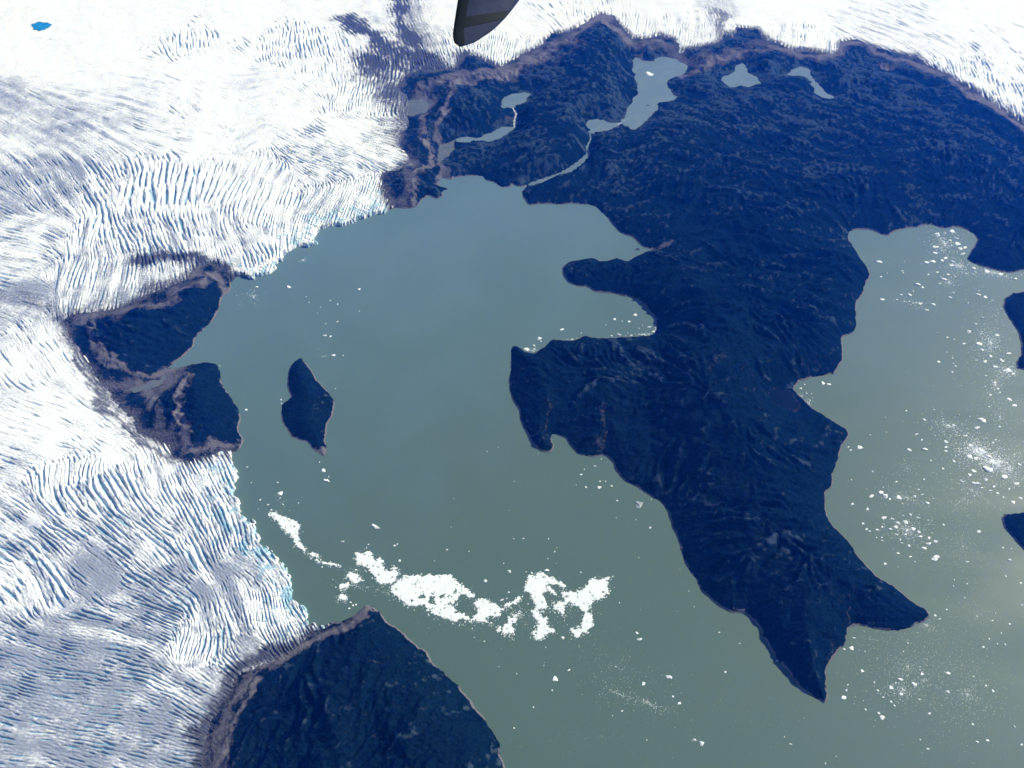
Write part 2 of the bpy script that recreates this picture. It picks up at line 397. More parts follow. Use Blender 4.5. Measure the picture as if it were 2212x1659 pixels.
_b = D_LAKE.astype(np.float32).copy()
for _ in range(24):
    _b = (_b + np.roll(_b, 1, 0) + np.roll(_b, -1, 0) + np.roll(_b, 1, 1) + np.roll(_b, -1, 1)) / 5
GRAD_Y, GRAD_X = np.gradient(_b)
_gully = {}
def gullies(X, Y):
    """spurs and gullies that run down to the shore"""
    key = (len(X), float(X[0]), float(Y[0]))
    if key in _gully: return _gully[key]
    a, b = sample(GRAD_X, X, Y), sample(GRAD_Y, X, Y)
    t = np.arctan2(b, a) + 1.9 * fbm(X, Y, 900, 4, .6, 63.0)
    ca2, sa2 = np.cos(t), np.sin(t)
    g1 = streaks(X, Y, ca2, sa2, 190.0, 620.0, 8); g2 = streaks(X, Y, ca2, sa2, 80.0, 260.0, 7)
    out = np.clip(.75 * g1 + .45 * g2, -2.2, 2.2) * (.25 + .95 * smooth(-.25, .3, fbm(X, Y, 650, 3, .55, 67.0)))
    _gully.clear(); _gully[key] = out
    return out

def land_height(X, Y, d, full=True):
    """d: metres from the lake (negative on it)"""
    m = sample(D_LAND, X, Y)
    dp = np.maximum(d, 0)
    wx = X + 160 * fbm(X, Y, 900, 2, off=3.1); wy = Y + 160 * fbm(X, Y, 900, 2, off=8.7)
    H = 26 * (1 - np.exp(-dp / 45)) + 85 * (1 - np.exp(-dp / 700))
    ramp = 1 - np.exp(-dp / 260)
    for p, h, w in CRESTS:
        q, _ = seg_dist(p, wx * .5 + X * .5, wy * .5 + Y * .5, False)
        H = H + h * np.exp(-(q / w) ** 2 * 1.1) * (1 - np.exp(-dp / 140))
    R = fbm(wx, wy, 1100, 4, 0.5, 2.2, True)
    H = H + 75 * ramp * R
    cap = 5 + dp * .42
    H = np.where(H > cap, cap + (H - cap) * .3, H)
    # ribs and gullies across the slope
    H = H + (66 + 30 * smooth(9000, 5500, Y)) * (1 - np.exp(-dp / 270)) * grain(X, Y)
    H = H + (6 + 13 * smooth(9500, 6000, Y)) * (1 - np.exp(-dp / 180)) * gullies(X, Y)
    H = H + 16.0 * (1 - np.exp(-dp / 50)) * fbm(X, Y, 70, 3, 0.62, 1.5)
    H = np.maximum(H, 1.2 * (1 - np.exp(-dp / 8)))
    # meet the ice
    zi = ice_base(dp)
    s = smooth(0, 330, m)
    H = (zi - 14 + 5 * fbm(X, Y, 120, 3, 0.5, 4.0)) * (1 - s) + H * s
    H = H * smooth(-1, 70, d) + np.minimum(H, 4 + d * 0.7) * (1 - smooth(-1, 70, d))
    # beds of ponds and streams
    for poly, (_, z) in zip(POND_W, PONDS):
        lo = poly.min(0) - 420; hi = poly.max(0) + 420
        k = (X > lo[0]) & (X < hi[0]) & (Y > lo[1]) & (Y < hi[1])
        if not k.any():
            continue
        q = sdf(poly, X[k], Y[k]) + 55 * fbm(X[k], Y[k], 130, 4, 0.6, 6.0)
        s = smooth(0, 330, q)
        bank = z + np.clip(q, -12, 1e9) * 0.07
        H[k] = bank * (1 - s) + H[k] * s
    for poly, (_, z) in zip(POND_W, PONDS):
        lo = poly.min(0) - 40; hi = poly.max(0) + 40
        k = (X > lo[0]) & (X < hi[0]) & (Y > lo[1]) & (Y < hi[1])
        if k.any():
            q = sdf(poly, X[k], Y[k]) + 55 * fbm(X[k], Y[k], 130, 4, 0.6, 6.0)
            H[k] = np.where(q < 0, np.minimum(H[k], z + np.maximum(q, -12) * .07 - .3), H[k])
    for Q, W, _, _ in RIVER_W:
        lo = Q[:, :2].min(0) - 300; hi = Q[:, :2].max(0) + 300
        k = (X > lo[0]) & (X < hi[0]) & (Y > lo[1]) & (Y < hi[1])
        if not k.any():
            continue
        best = np.full(k.sum(), 1e9, np.float32); zz = np.zeros(k.sum(), np.float32); ww = np.zeros(k.sum(), np.float32)
        for q, w in zip(Q, W):
            e = np.hypot(X[k] - q[0], Y[k] - q[1])
            c = e < best
            best[c] = e[c]; zz[c] = q[2]; ww[c] = w
        e = np.maximum(best - ww * 0.5, 0)
        s = smooth(0, 220, e)
        bank = zz - 1.5 + e * 0.1
        H[k] = np.minimum(H[k], bank * (1 - s) + H[k] * s) * (1 - s) + H[k] * s
    H = np.where(d < 0, np.maximum(d * 0.5, -25), H)
    return H

def lake_dist(X, Y):
    d = sample(D_LAKE, X, Y)
    near = np.abs(d) < 130
    if near.any():
        d = d.copy()
        d[near] = sdf(lake_poly, X[near], Y[near])
    return d

# ------------------------------------------------------------------ mesh helpers
coll = scene.collection
def tag(o, label=None, cat=None, group=None, kind=None):
    if label: o['label'] = label
    if cat: o['category'] = cat
    if group: o['group'] = group
    if kind: o['kind'] = kind
    return o

def new_mesh(name, V, F, mat, attrs=None, smooth_shade=True):
    V = np.asarray(V, np.float32); F = np.asarray(F, np.int32)
    me = bpy.data.meshes.new(name)
    n = F.shape[1]
    me.vertices.add(len(V)); me.vertices.foreach_set('co', V.ravel())
    me.loops.add(F.size); me.loops.foreach_set('vertex_index', F.ravel())
    me.polygons.add(len(F))
    me.polygons.foreach_set('loop_start', np.arange(0, F.size, n, dtype=np.int32))
    me.polygons.foreach_set('use_smooth', np.full(len(F), smooth_shade))
    me.update(calc_edges=True)
    for k, a in (attrs or {}).items():
        at_ = me.attributes.new(k, 'FLOAT', 'POINT')
        at_.data.foreach_set('value', np.asarray(a, np.float32))
    me.materials.append(mat)
    return me

def new_obj(name, me, parent=None):
    o = bpy.data.objects.new(name, me)
    coll.objects.link(o)
    if parent: o.parent = parent
    return o

def poly_obj(name, verts, faces, mat, parent=None, smooth_shade=False):
    me = bpy.data.meshes.new(name)
    me.from_pydata([tuple(map(float, v)) for v in verts], [], faces)
    me.update()
    if smooth_shade:
        for p in me.polygons: p.use_smooth = True
    me.materials.append(mat)
    return new_obj(name, me, parent)

def fan_grid(step):
    """ground grid whose cells grow with distance from where one stands; runs well past what one sees"""
    us = np.concatenate([np.array([-4500, -3000, -2000, -1300, -800, -480, -300, -190, -120, -80, -55]), np.arange(-40, 2252 + 1e-6, step), np.array([2268, 2292, 2330, 2400, 2500, 2680, 2950, 3400, 4200, 5200, 6700])])
    vs = np.concatenate([np.array([-1150, -1080, -980, -850, -700, -540, -400, -280, -190, -130, -90, -62]), np.arange(-48, 1690 + 1e-6, step), np.array([1702, 1725, 1765, 1830, 1920])])
    U = (us - 1106) / 1106 * TW
    v = (829.5 - vs) / 1106 * TW
    t = ALT / (SP - v * CP)
    Y = (CP + v * SP) * t
    X = U[None, :] * t[:, None]
    Yg = np.repeat(Y[:, None], len(us), 1)
    X = np.concatenate([X, X[-1:], X[-1:] * 1.0], 0)
    Yg = np.concatenate([Yg, np.full((1, len(us)), -1500.0), np.full((1, len(us)), -5000.0)], 0)
    return X, Yg

def carve(X, Y, keep):
    """faces of the grid that touch a kept vertex, compacted"""
    k = keep[:-1, :-1] | keep[1:, :-1] | keep[:-1, 1:] | keep[1:, 1:]
    r, c = np.nonzero(k)
    W = X.shape[1]
    a = r * W + c
    F = np.stack([a, a + W, a + W + 1, a + 1], 1)
    used = np.zeros(X.size, bool); used[F.ravel()] = True
    idx = np.nonzero(used)[0]
    remap = np.full(X.size, -1, np.int32); remap[idx] = np.arange(len(idx), dtype=np.int32)
    return idx, remap[F]

# ------------------------------------------------------------------ materials
def mat_new(name):
    m = bpy.data.materials.new(name)
    m.use_nodes = True
    return m, m.node_tree, m.node_tree.nodes['Principled BSDF']

class N:
    """small node-writing helper"""
    def __init__(s, nt): s.nt = nt
    def node(s, t, **kw):
        n = s.nt.nodes.new(t)
        for k, v in kw.items(): setattr(n, k, v)
        return n
    def link(s, a, b): s.nt.links.new(a, b)
    def put(s, sock, v):
        if hasattr(v, 'is_output'): s.link(v, sock)
        else: sock.default_value = v
    def pos(s): return s.node('ShaderNodeNewGeometry').outputs['Position']
    def attr(s, n): return s.node('ShaderNodeAttribute', attribute_name=n).outputs['Fac']
    def noise(s, vec, scale, detail=4, rough=0.55, dist=0.0):
        n = s.node('ShaderNodeTexNoise')
        s.put(n.inputs['Vector'], vec)
        n.inputs['Scale'].default_value = scale; n.inputs['Detail'].default_value = detail
        n.inputs['Roughness'].default_value = rough; n.inputs['Distortion'].default_value = dist
        return n.outputs['Fac']
    def math(s, op, a, b=0.0, clamp=False):
        n = s.node('ShaderNodeMath', operation=op, use_clamp=clamp)
        s.put(n.inputs[0], a); s.put(n.inputs[1], b)
        return n.outputs[0]
    def range(s, x, a, b, c=0.0, d=1.0):
        n = s.node('ShaderNodeMapRange', interpolation_type='SMOOTHSTEP')
        s.put(n.inputs['Value'], x)
        n.inputs['From Min'].default_value = a; n.inputs['From Max'].default_value = b
        n.inputs['To Min'].default_value = c; n.inputs['To Max'].default_value = d
        return n.outputs['Result']
    def mix(s, f, a, b):
        n = s.node('ShaderNodeMix', data_type='RGBA')
        s.put(n.inputs[0], f); s.put(n.inputs[6], a); s.put(n.inputs[7], b)
        return n.outputs[2]
    def bump(s, h, dist, strength=1.0):
        n = s.node('ShaderNodeBump')
        s.put(n.inputs['Height'], h)
        n.inputs['Distance'].default_value = dist; n.inputs['Strength'].default_value = strength
        return n.outputs['Normal']

def C(r, g, b): return (r, g, b, 1.0)

def land_material():
    m, nt, b = mat_new('forest_and_rock'); n = N(nt)
    p = n.pos()
    rock = n.attr('rock'); shore = n.attr('shore'); str_ = n.attr('scar')
    n1 = n.noise(p, 0.006, 5, 0.6); n2 = n.noise(p, 0.045, 4, 0.65); n3 = n.noise(p, 0.16, 2, 0.6)
    wood = n.mix(n.range(n1, .35, .65), C(.0008, .0048, .0110), C(.0024, .0115, .0205))
    wood = n.mix(n.range(n2, .35, .72), wood, C(.0058, .021, .033))
    scrub_highlight = n.math('ADD', n.attr('scrub_highlight'), n.math('MULTIPLY', n.math('SUBTRACT', n2, .5), .9))
    wood = n.mix(n.range(scrub_highlight, .14, 1.0), wood, C(.042, .070, .096))  # paler scrub, with the lit look of crests put into the colour
    stone = n.mix(n.range(n2, .3, .7), C(.052, .052, .066), C(.132, .124, .138))
    stone = n.mix(n.range(n1, .4, .62), stone, C(.108, .108, .122))
    f = n.math('ADD', rock, n.math('MULTIPLY', n.math('SUBTRACT', n2, .5), 1.15))
    f = n.range(f, .28, .85)
    g = n.range(n.math('ADD', str_, n.math('MULTIPLY', n.math('SUBTRACT', n3, .5), .9)), .5, 1.0, 0, .30)
    f = n.math('MAXIMUM', f, g)
    stone = n.mix(n.range(n.math('ADD', rock, n.math('MULTIPLY', n.math('SUBTRACT', n1, .5), .8)), .7, 1.05, 0, .8), stone, C(.205, .19, .205))
    fs = n.range(n.math('ADD', shore, n.math('MULTIPLY', n.math('SUBTRACT', n2, .5), 1.2)), .4, .8, 0, .9)
    n.link(n.mix(fs, n.mix(f, wood, stone), C(.21, .20, .21)), b.inputs['Base Color'])
    b.inputs['Roughness'].default_value = 0.95
    b.inputs['Specular IOR Level'].default_value = 0.0
    h = n.math('ADD', n.math('MULTIPLY', n2, 1.2), n.math('MULTIPLY', n3, .6))
    n.link(n.bump(h, 16.0, 1.0), b.inputs['Normal'])
    return m

def ice_material():
    m, nt, b = mat_new('glacier_ice'); n = N(nt)
    p = n.pos()
    dirt = n.attr('dirt'); debris = n.attr('debris'); crev = n.attr('crevasse')
    n1 = n.noise(p, 0.004, 5, 0.6, .6); n2 = n.noise(p, 0.035, 5, 0.65); n3 = n.noise(p, .13, 3, .6)
    col = n.mix(n.range(n2, .3, .7), C(.86, .88, .92), C(.93, .94, .95))
    fd = n.math('ADD', dirt, n.math('ADD', n.math('MULTIPLY', n.math('SUBTRACT', n1, .5), .9), n.math('MULTIPLY', n.math('SUBTRACT', n2, .5), 1.0)))
    col = n.mix(n.range(fd, .1, .85, 0, .95), col, C(.25, .285, .37))
    col = n.mix(n.math('MULTIPLY', n.range(crev, .25, 1.0), .62), col, C(.13, .40, .56))
    fb = n.math('ADD', debris, n.math('ADD', n.math('MULTIPLY', n.math('SUBTRACT', n2, .5), .8), n.math('MULTIPLY', n.math('SUBTRACT', n3, .5), .5)))
    col = n.mix(n.range(fb, .12, .92), col, n.mix(n.range(n2, .3, .7), C(.026, .034, .056), C(.072, .076, .10)))
    n.link(col, b.inputs['Base Color'])
    b.inputs['Roughness'].default_value = 0.75
    b.inputs['Specular IOR Level'].default_value = 0.2
    h = n.math('ADD', n2, n.math('MULTIPLY', n3, .45))
    n.link(n.bump(h, 10.0, 0.55), b.inputs['Normal'])
    return m

def water_material(name, c0, c1, rough=0.34, scale=.0009, south=None, spec=.5):
    m, nt, b = mat_new(name); n = N(nt)
    p = n.pos()
    a = n.noise(p, scale, 3, .5, 1.2)
    col = n.mix(n.range(a, .35, .65), C(*c0), C(*c1))
    if south:      # base colour turns greener towards the south
        yy = n.node('ShaderNodeSeparateXYZ'); n.link(p, yy.inputs[0])
        t = n.math('ADD', yy.outputs['Y'], n.math('MULTIPLY', n.math('SUBTRACT', a, .5), 2500.0))
        t = n.math('ADD', t, n.math('MULTIPLY', yy.outputs['X'], -.25))
        col = n.mix(n.range(t, 8800.0, 2000.0), col, C(*south))
        r_ = n.node('ShaderNodeMapping'); n.link(p, r_.inputs['Vector']); r_.inputs['Scale'].default_value = (.35, 1.2, 1); r_.inputs['Rotation'].default_value = (0, 0, .5)
        n.link(n.range(n.noise(r_.outputs[0], .0016, 5, .6, .8), .3, .7, rough - .07, rough + .07), b.inputs['Roughness'])
    n.link(col, b.inputs['Base Color'])
    b.inputs['Roughness'].default_value = rough
    b.inputs['Specular IOR Level'].default_value = spec
    b.inputs['IOR'].default_value = 1.33
    h = n.noise(p, .05, 3, .6)
    n.link(n.bump(h, .6, .35), b.inputs['Normal'])
    return m

def plain_material(name, col, rough=.6, spec=.3, bump=None, var=None):
    m, nt, b = mat_new(name); n = N(nt)
    tc = n.node('ShaderNodeTexCoord').outputs['Object'] if bump or var else None
    if var:
        n.link(n.mix(n.range(n.noise(tc, var[0], 4), .35, .65), C(*col), C(*var[1])), b.inputs['Base Color'])
    else:
        b.inputs['Base Color'].default_value = C(*col)
    if bump:
        n.link(n.bump(n.noise(tc, bump[0], 3), bump[1], bump[2]), b.inputs['Normal'])
    b.inputs['Roughness'].default_value = rough
    b.inputs['Specular IOR Level'].default_value = spec
    return m

M_LAND = land_material()
M_ICE = ice_material()
M_LAKE = water_material('lake_water', (.112, .192, .226), (.118, .200, .230), .5, south=(.088, .142, .108), spec=.4)
M_POND = water_material('pond_water', (.135, .200, .245), (.155, .220, .255), .5, .004, spec=.3)
M_TARN = water_material('tarn_water', (.004, .010, .016), (.006, .012, .018), .04, .004, spec=.2)
M_POOL = water_material('silty_water', (.10, .125, .14), (.14, .155, .16), .5, .01, spec=.3)
M_MELT = water_material('meltwater', (.02, .30, .62), (.0, .20, .50), .2, .02)
M_FOAM = plain_material('white_water', (.55, .58, .60), .6, .3, None, (.05, (.24, .30, .33)))
M_BERG = plain_material('berg_ice', (.90, .92, .94), .55, .3, (.25, 2.0, .5), (.09, (.80, .87, .92)))
M_BERGSHADED = plain_material('shaded_berg_ice', (.10, .15, .18), .6, .3, (.25, 2.0, .5), (.08, (.75, .83, .88)))  # dark patches: shaded sides of the berg put into the colour
M_RAFT = plain_material('drift_ice', (.93, .945, .95), .7, .2, (.12, 3.0, .8), (.06, (.80, .86, .88)))

# ------------------------------------------------------------------ lake sheet, out to the horizon
me = new_mesh('lake', [(-60000, -60000, 0), (60000, -60000, 0), (60000, 60000, 0), (-60000, 60000, 0)], [(0, 1, 2, 3)], M_LAKE)
tag(new_obj('lake', me), 'wide grey-green glacial lake dotted with drifting ice', 'lake', kind='structure')

# ------------------------------------------------------------------ land
GX, GY = fan_grid(1.9)
D0 = sample(D_LAKE, GX, GY)
DL = sample(D_LAND, GX, GY)
near_land = (D0 > -60) & (DL > -60)
def build_land(name, keep, label, cat, island=None, island_h=0.0):
    idx, F = carve(GX, GY, keep)
    X = GX.ravel()[idx].astype(np.float64); Y = GY.ravel()[idx].astype(np.float64)
    if island is None:
        d = lake_dist(X, Y)
    else:
        d = -sdf(island, X, Y)
    d = d + 26 * fbm(X, Y, 150, 5, 0.66, 2.0)
    if island is None:
        H = land_height(X, Y, d)
    else:
        dp = np.maximum(d, 0)
        H = island_h * (1 - np.exp(-dp / 70)) + 14 * (1 - np.exp(-dp / 60)) * fbm(X, Y, 160, 4, .55, 3.3, True)
        for p, h, w in CRESTS:
            q, _ = seg_dist(p, X, Y, False)
            H = H + h * np.exp(-(q / w) ** 2) * (1 - np.exp(-dp / 60))
        H = H + 5 * (1 - np.exp(-dp / 40)) * fbm(X, Y, 55, 3, .6, 1.0)
        H = np.where(d < 0, np.maximum(d * .5, -20), np.maximum(H, .8))
    # bare ground
    rock = np.zeros(X.shape, np.float32)
    jit = fbm(X, Y, 330, 5, .68, 9.0) * 1.6
    WX = X + 170 * fbm(X, Y, 420, 4, .6, 33.0) + 30 * fbm(X, Y, 60, 2, .6, 35.0); WY = Y + 170 * fbm(X, Y, 420, 4, .6, 37.0) + 30 * fbm(X, Y, 60, 2, .6, 39.0)
    for p, w, s in BARE:
        q, _ = seg_dist(p, WX, WY, False)
        rock = np.maximum(rock, s * smooth(1.7, .15, q / w + .8 * jit))
    for p in FOREST:
        rock = np.minimum(rock, smooth(-30, 30, sdf(p, WX, WY) + 20 * jit) + .12 + .55 * smooth(.02, .35, fbm(X, Y, 210, 5, .68, 77.0)))
    if island is None:
        m = sample(D_LAND, X, Y)
        rock = np.maximum(rock, .72 * smooth(140, -10, m + 110 * jit))
    # downslope scars
    e = 30.0
    gx = fbm(X + e, Y, 900, 2, .4, 2.6, True) - fbm(X - e, Y, 900, 2, .4, 2.6, True)
    gy = fbm(X, Y + e, 900, 2, .4, 2.6, True) - fbm(X, Y - e, 900, 2, .4, 2.6, True)
    g = np.hypot(gx, gy) + 1e-6
    st = streaks(X, Y, gx / g, gy / g, 46.0, 230.0)
    patch = fbm(X, Y, 520, 3, .55, 6.6)
    scar = smooth(.3, 2.2, st) * smooth(-.05, .4, patch)
    shore = smooth(22, 6.0, d) * smooth(-.6, .25, jit + .12)
    gr = grain(X, Y)
    scrub_highlight = smooth(.35, 1.35, (1.7 - .35 * smooth(9500, 6000, Y)) * gr + .3 * smooth(9500, 6000, Y) * (gullies(X, Y) if island is None else 0) + .8 * fbm(X, Y, 900, 4, .6, 16.0) + 1.3 * fbm(X, Y, 60, 3, .68, 18.0) - .1 - .42 * smooth(9500, 5500, Y) + .05 * st * smooth(9500, 5500, Y))  # scrub tone follows the crests, painting sunlit highlights along them
    for p in POND_W:
        lo = p.min(0) - 90; hi = p.max(0) + 90
        k = (X > lo[0]) & (X < hi[0]) & (Y > lo[1]) & (Y < hi[1])
        if k.any():
            rock[k] = np.maximum(rock[k], .42 * smooth(45, 5, sdf(p, X[k], Y[k]) + 55 * fbm(X[k], Y[k], 130, 4, .6, 6.0) + 45 * jit[k]))
    attrs = {'rock': rock, 'scar': scar, 'shore': shore, 'scrub_highlight': scrub_highlight}
    me = new_mesh(name, np.stack([X, Y, H], 1), F, M_LAND, attrs)
    return tag(new_obj(name, me), label, cat, kind='structure')

dn, dh, dm = sample(D_N, GX, GY), sample(D_H, GX, GY), sample(D_M, GX, GY)
build_land('peninsula', near_land & (dn <= np.minimum(dh, dm)), 'dark blue wooded peninsula and upland reaching from the far ice edge into the lake', 'peninsula')
build_land('headland', near_land & (dh < np.minimum(dn, dm)), 'two dark wooded headlands with bare moraine between the glacier tongues', 'headland')
build_land('mountain', near_land & (dm < np.minimum(dn, dh)), 'dark ridged mountain with purple-grey moraine rim at the bottom of the view', 'mountain')
ISL = [('island', 'pear-shaped dark wooded island alone in the main lake', 34),
       ('island', 'dark island cut by the right edge, upper of the two', 55),
       ('island', 'dark island tip at the right edge, lower of the two', 55)]
for poly, (nm, lab, h) in zip(ISLANDS, ISL):
    w = pts(poly)
    lo, hi = w.min(0) - 60, w.max(0) + 60
    box = (GX > lo[0]) & (GX < hi[0]) & (GY > lo[1]) & (GY < hi[1])
    k = np.zeros(GX.shape, bool)
    k[box] = sdf(w, GX[box], GY[box]) < 30
    build_land(nm, k, lab, 'island', w, h)

# ------------------------------------------------------------------ glaciers
# crevasse lines as the photograph shows them: place, run of the cracks, depth, spacing (m), grime
ICE = [
    (60, 1150, 1, .65, .9, 50, .25), (150, 1130, 1, .65, 1., 52, .25), (230, 1130, 1, .6, 1., 50, .25), (330, 1140, 1, .85, 1., 48, .2), (430, 1170, .45, 1, 1., 50, .2),
    (470, 1150, .35, 1, 1., 46, .25), (330, 1250, 1, .62, .9, 38, .45), (400, 1270, 1, .8, .9, 36, .4), (300, 1330, 1, .28, .8, 36, .5), (350, 1345, 1, .38, .9, 36, .45), (100, 1400, 1, .3, .6, 36, .6),
    (200, 1400, 1, .14, .65, 34, .6), (60, 1500, 1, .2, .6, 34, .6), (250, 1500, 1, .1, .7, 32, .55), (150, 1620, 1, .12, .7, 34, .5), (350, 1600, 1, .18, .6, 32, .55), (40, 1640, 1, .1, .6, 34, .5),
    (425, 1390, -.38, 1, 1., 40, .0), (440, 1450, 1, .8, .9, 34, .2), (400, 1480, 1, .45, .8, 34, .35), (460, 1345, .3, 1, .8, 36, .2), (580, 1290, .08, 1, 1., 30, .0), (550, 1300, .05, 1, .9, 32, .1), (640, 1320, .6, 1, .9, 28, .2), (600, 1330, .4, 1, .9, 28, .25),
    (590, 1220, .5, .7, .6, 40, .05), (520, 1210, .9, .6, .5, 40, .5), (500, 1260, .3, 1, .4, 40, .5), (540, 1385, .9, .5, .25, 60, .35),
    (520, 1130, .3, 1, .9, 44, .15), (450, 1060, .6, 1, .9, 48, .1), (500, 1040, .5, 1, .9, 44, .1), (400, 1060, .5, 1, .9, 50, .1), (100, 1040, .1, 1, 1., 52, .1), (130, 1020, -.15, 1, .9, 52, .1), (200, 1010, -.3, 1, .9, 46, .0), (160, 1080, .6, 1, 1., 54, .2), (230, 1060, .7, 1, 1., 52, .15), (300, 1070, .7, 1, 1., 50, .15), (330, 1010, .3, 1, .7, 40, .0),
    (30, 1080, 1, .6, .7, 46, .25), (20, 1240, 1, .7, .9, 70, .05), (90, 1270, .5, 1, .8, 60, .1), (200, 1240, 1, .7, .3, 40, .6),
    (60, 780, .6, 1, .3, 60, .02), (60, 900, 1, .25, .35, 60, .0), (200, 900, 1, .7, .3, 50, .0), (230, 960, 1, .5, .35, 45, -.1), (120, 960, 1, .2, .35, 50, -.1), (10, 1010, 1, .3, .5, 50, .3), (130, 760, .7, 1, .4, 45, .05), (260, 920, 1, .9, .5, 40, .05),
    (180, 600, -.35, 1, .8, 52, .35), (260, 600, -.3, 1, .8, 52, .35), (150, 620, -.3, 1, .7, 50, .35), (60, 640, 1, .2, .2, 60, .55), (30, 560, 1, .15, .5, 60, .2), (230, 640, -.3, 1, .6, 48, .35),
    (230, 400, .7, 1, 1., 75, .2), (300, 410, 0, 1, 1.15, 105, .05), (350, 400, -.15, 1, 1.1, 105, .0), (400, 400, -.35, 1, 1., 100, .0), (500, 400, -.6, 1, .8, 80, .1), (560, 430, -.5, 1, .8, 60, .1), (190, 500, -.3, 1, 1., 58, .1), (270, 500, .45, 1, 1., 62, .25), (330, 510, .4, 1, 1., 62, .3), (380, 520, .4, 1, .9, 60, .35), (440, 520, .2, 1, .6, 50, .1),
    (100, 420, .6, 1, .6, 50, .5), (60, 380, .8, 1, .5, 50, .55), (150, 390, .7, 1, .5, 46, .6), (20, 430, 1, .5, .6, 50, .5), (30, 490, 1, .15, .5, 60, .2), (120, 500, 1, .4, .4, 60, .15),
    (80, 300, 1, .55, .25, 60, .45), (20, 220, 1, .5, .2, 80, .45), (150, 260, 1, .4, .3, 60, .4), (60, 310, 1, .7, .15, 60, .15), (230, 300, 1, .5, .35, 55, .25), (330, 260, 1, .3, .4, 60, .1), (260, 220, 1, .2, .3, 60, .2), (400, 240, .9, .7, .5, 60, .05), (400, 290, 1, .2, .4, 60, .1), (460, 300, 1, .2, .1, 60, -.2), (480, 240, 1, .5, .1, 60, -.25), (450, 150, 1, .5, .05, 70, -.3), (200, 100, 1, -.25, .12, 110, -.3), (60, 30, 1, -.2, .1, 110, -.2), (300, 40, 1, -.2, .08, 110, -.3), (100, 150, 1, -.3, .15, 110, -.15), (250, 170, 1, .1, .2, 90, -.1),
    (430, 100, .1, 1, .8, 75, -.1), (520, 60, 1, .3, .05, 70, -.3), (630, 90, -.02, 1, .9, 62, -.1), (660, 110, .2, 1, .8, 60, .05), (560, 190, 1, -.2, .3, 60, .1), (560, 240, 1, -.3, .4, 60, .05), (620, 250, 1, .8, .1, 60, -.3), (640, 210, 1, .6, .35, 60, -.1), (520, 290, 1, -.5, .5, 56, .1), (670, 310, 1, .4, .9, 46, .1), (700, 340, 1, .3, 1., 44, .1), (660, 370, 1, .5, .8, 46, .1), (690, 430, -.7, 1, .9, 44, .25), (720, 450, -.5, 1, 1., 40, .15), (600, 380, -.6, 1, .6, 50, .15), (640, 480, -.3, 1, .9, 44, .0), (560, 540, .4, 1, .8, 46, .0), (520, 510, .7, 1, .4, 50, .25), (580, 560, -.6, 1, 1., 40, -.1), (480, 560, .3, 1, .5, 50, .2),
    (800, 300, 1, .2, .8, 42, .0), (840, 340, 1, .3, .8, 40, .0), (780, 340, 1, .5, .7, 44, .0), (760, 215, -.25, 1, .9, 48, .0), (790, 190, -.3, 1, .9, 44, .0), (830, 200, -.4, 1, .7, 46, .3), (750, 280, 1, .3, .3, 50, -.15), (800, 400, -.4, 1, .9, 40, .15), (780, 440, -.5, 1, 1., 40, .1), (720, 170, .2, 1, .5, 55, .0), (700, 20, 1, .3, .1, 70, -.15), (780, 40, 1, .6, .2, 60, .1), (830, 40, .3, 1, .2, 60, .15), (900, 40, .3, 1, .25, 60, .25), (920, 70, .5, 1, .2, 60, .25), (960, 120, .4, 1, .8, 44, .05), (950, 40, .3, 1, .1, 60, -.1),
    (1060, 110, -.2, 1, .9, 44, .0), (1100, 105, -.25, 1, .8, 48, .0), (1130, 60, .9, .5, .05, 70, -.3), (1180, 30, .8, .7, .4, 70, -.1), (1250, 30, .2, 1, .6, 50, -.05), (1390, 70, -.2, 1, .7, 46, .0), (1420, 20, .5, 1, .1, 60, -.2), (1500, 80, -.2, 1, .5, 50, .1), (1560, 20, .3, 1, .2, 70, .3), (1620, 20, 1, .2, .05, 80, -.3), (1720, 90, -.2, 1, .5, 55, .0), (1740, 20, 1, .4, .05, 80, -.3), (1860, 30, 1, .3, .35, 80, .12), (1900, 60, 1, .35, .45, 75, .15), (1970, 40, 1, .45, .35, 80, .05), (2080, 60, 1, .4, .2, 90, -.15), (2150, 100, 1, .75, .35, 85, -.15), (2000, 100, 1, .5, .4, 60, .1), (2090, 150, .35, 1, .8, 52, -.05), (2150, 200, .4, 1, .8, 52, .0), (2190, 40, 1, .35, .15, 90, -.15), (2190, 160, .6, .8, .4, 70, -.2),
    (-60, 300, 1, .5, .2, 70, .4), (-60, 900, 1, .3, .4, 60, .1), (-60, 1400, 1, .25, .6, 40, .5), (1106, -80, 1, .2, .1, 90, -.2), (1900, -80, 1, .3, .15, 90, -.1), (300, -80, 1, .2, .1, 100, -.25),
]
IX, IY = fan_grid(1.15)
ID = sample(D_LAKE, IX, IY); IL = sample(D_LAND, IX, IY)
keep_ice = (ID > -45) & (IL < 75)
idx, F = carve(IX, IY, keep_ice)
X = IX.ravel()[idx]; Y = IY.ravel()[idx]
d = lake_dist(X, Y)
m = sample(D_LAND, X, Y)
ca = np.array(ICE, float)
cx, cy = at(ca[:, 0], ca[:, 1], 130.0)
cx2, cy2 = at(ca[:, 0] + ca[:, 2] * 4, ca[:, 1] + ca[:, 3] * 4, 130.0)
ang = np.arctan2(cy2 - cy, cx2 - cx)
acc = np.zeros((6, len(X)), np.float32); wsum = np.zeros(len(X), np.float32)
jx = X + 130 * fbm(X, Y, 500, 2, .5, 11.0); jy = Y + 130 * fbm(X, Y, 500, 2, .5, 14.0)
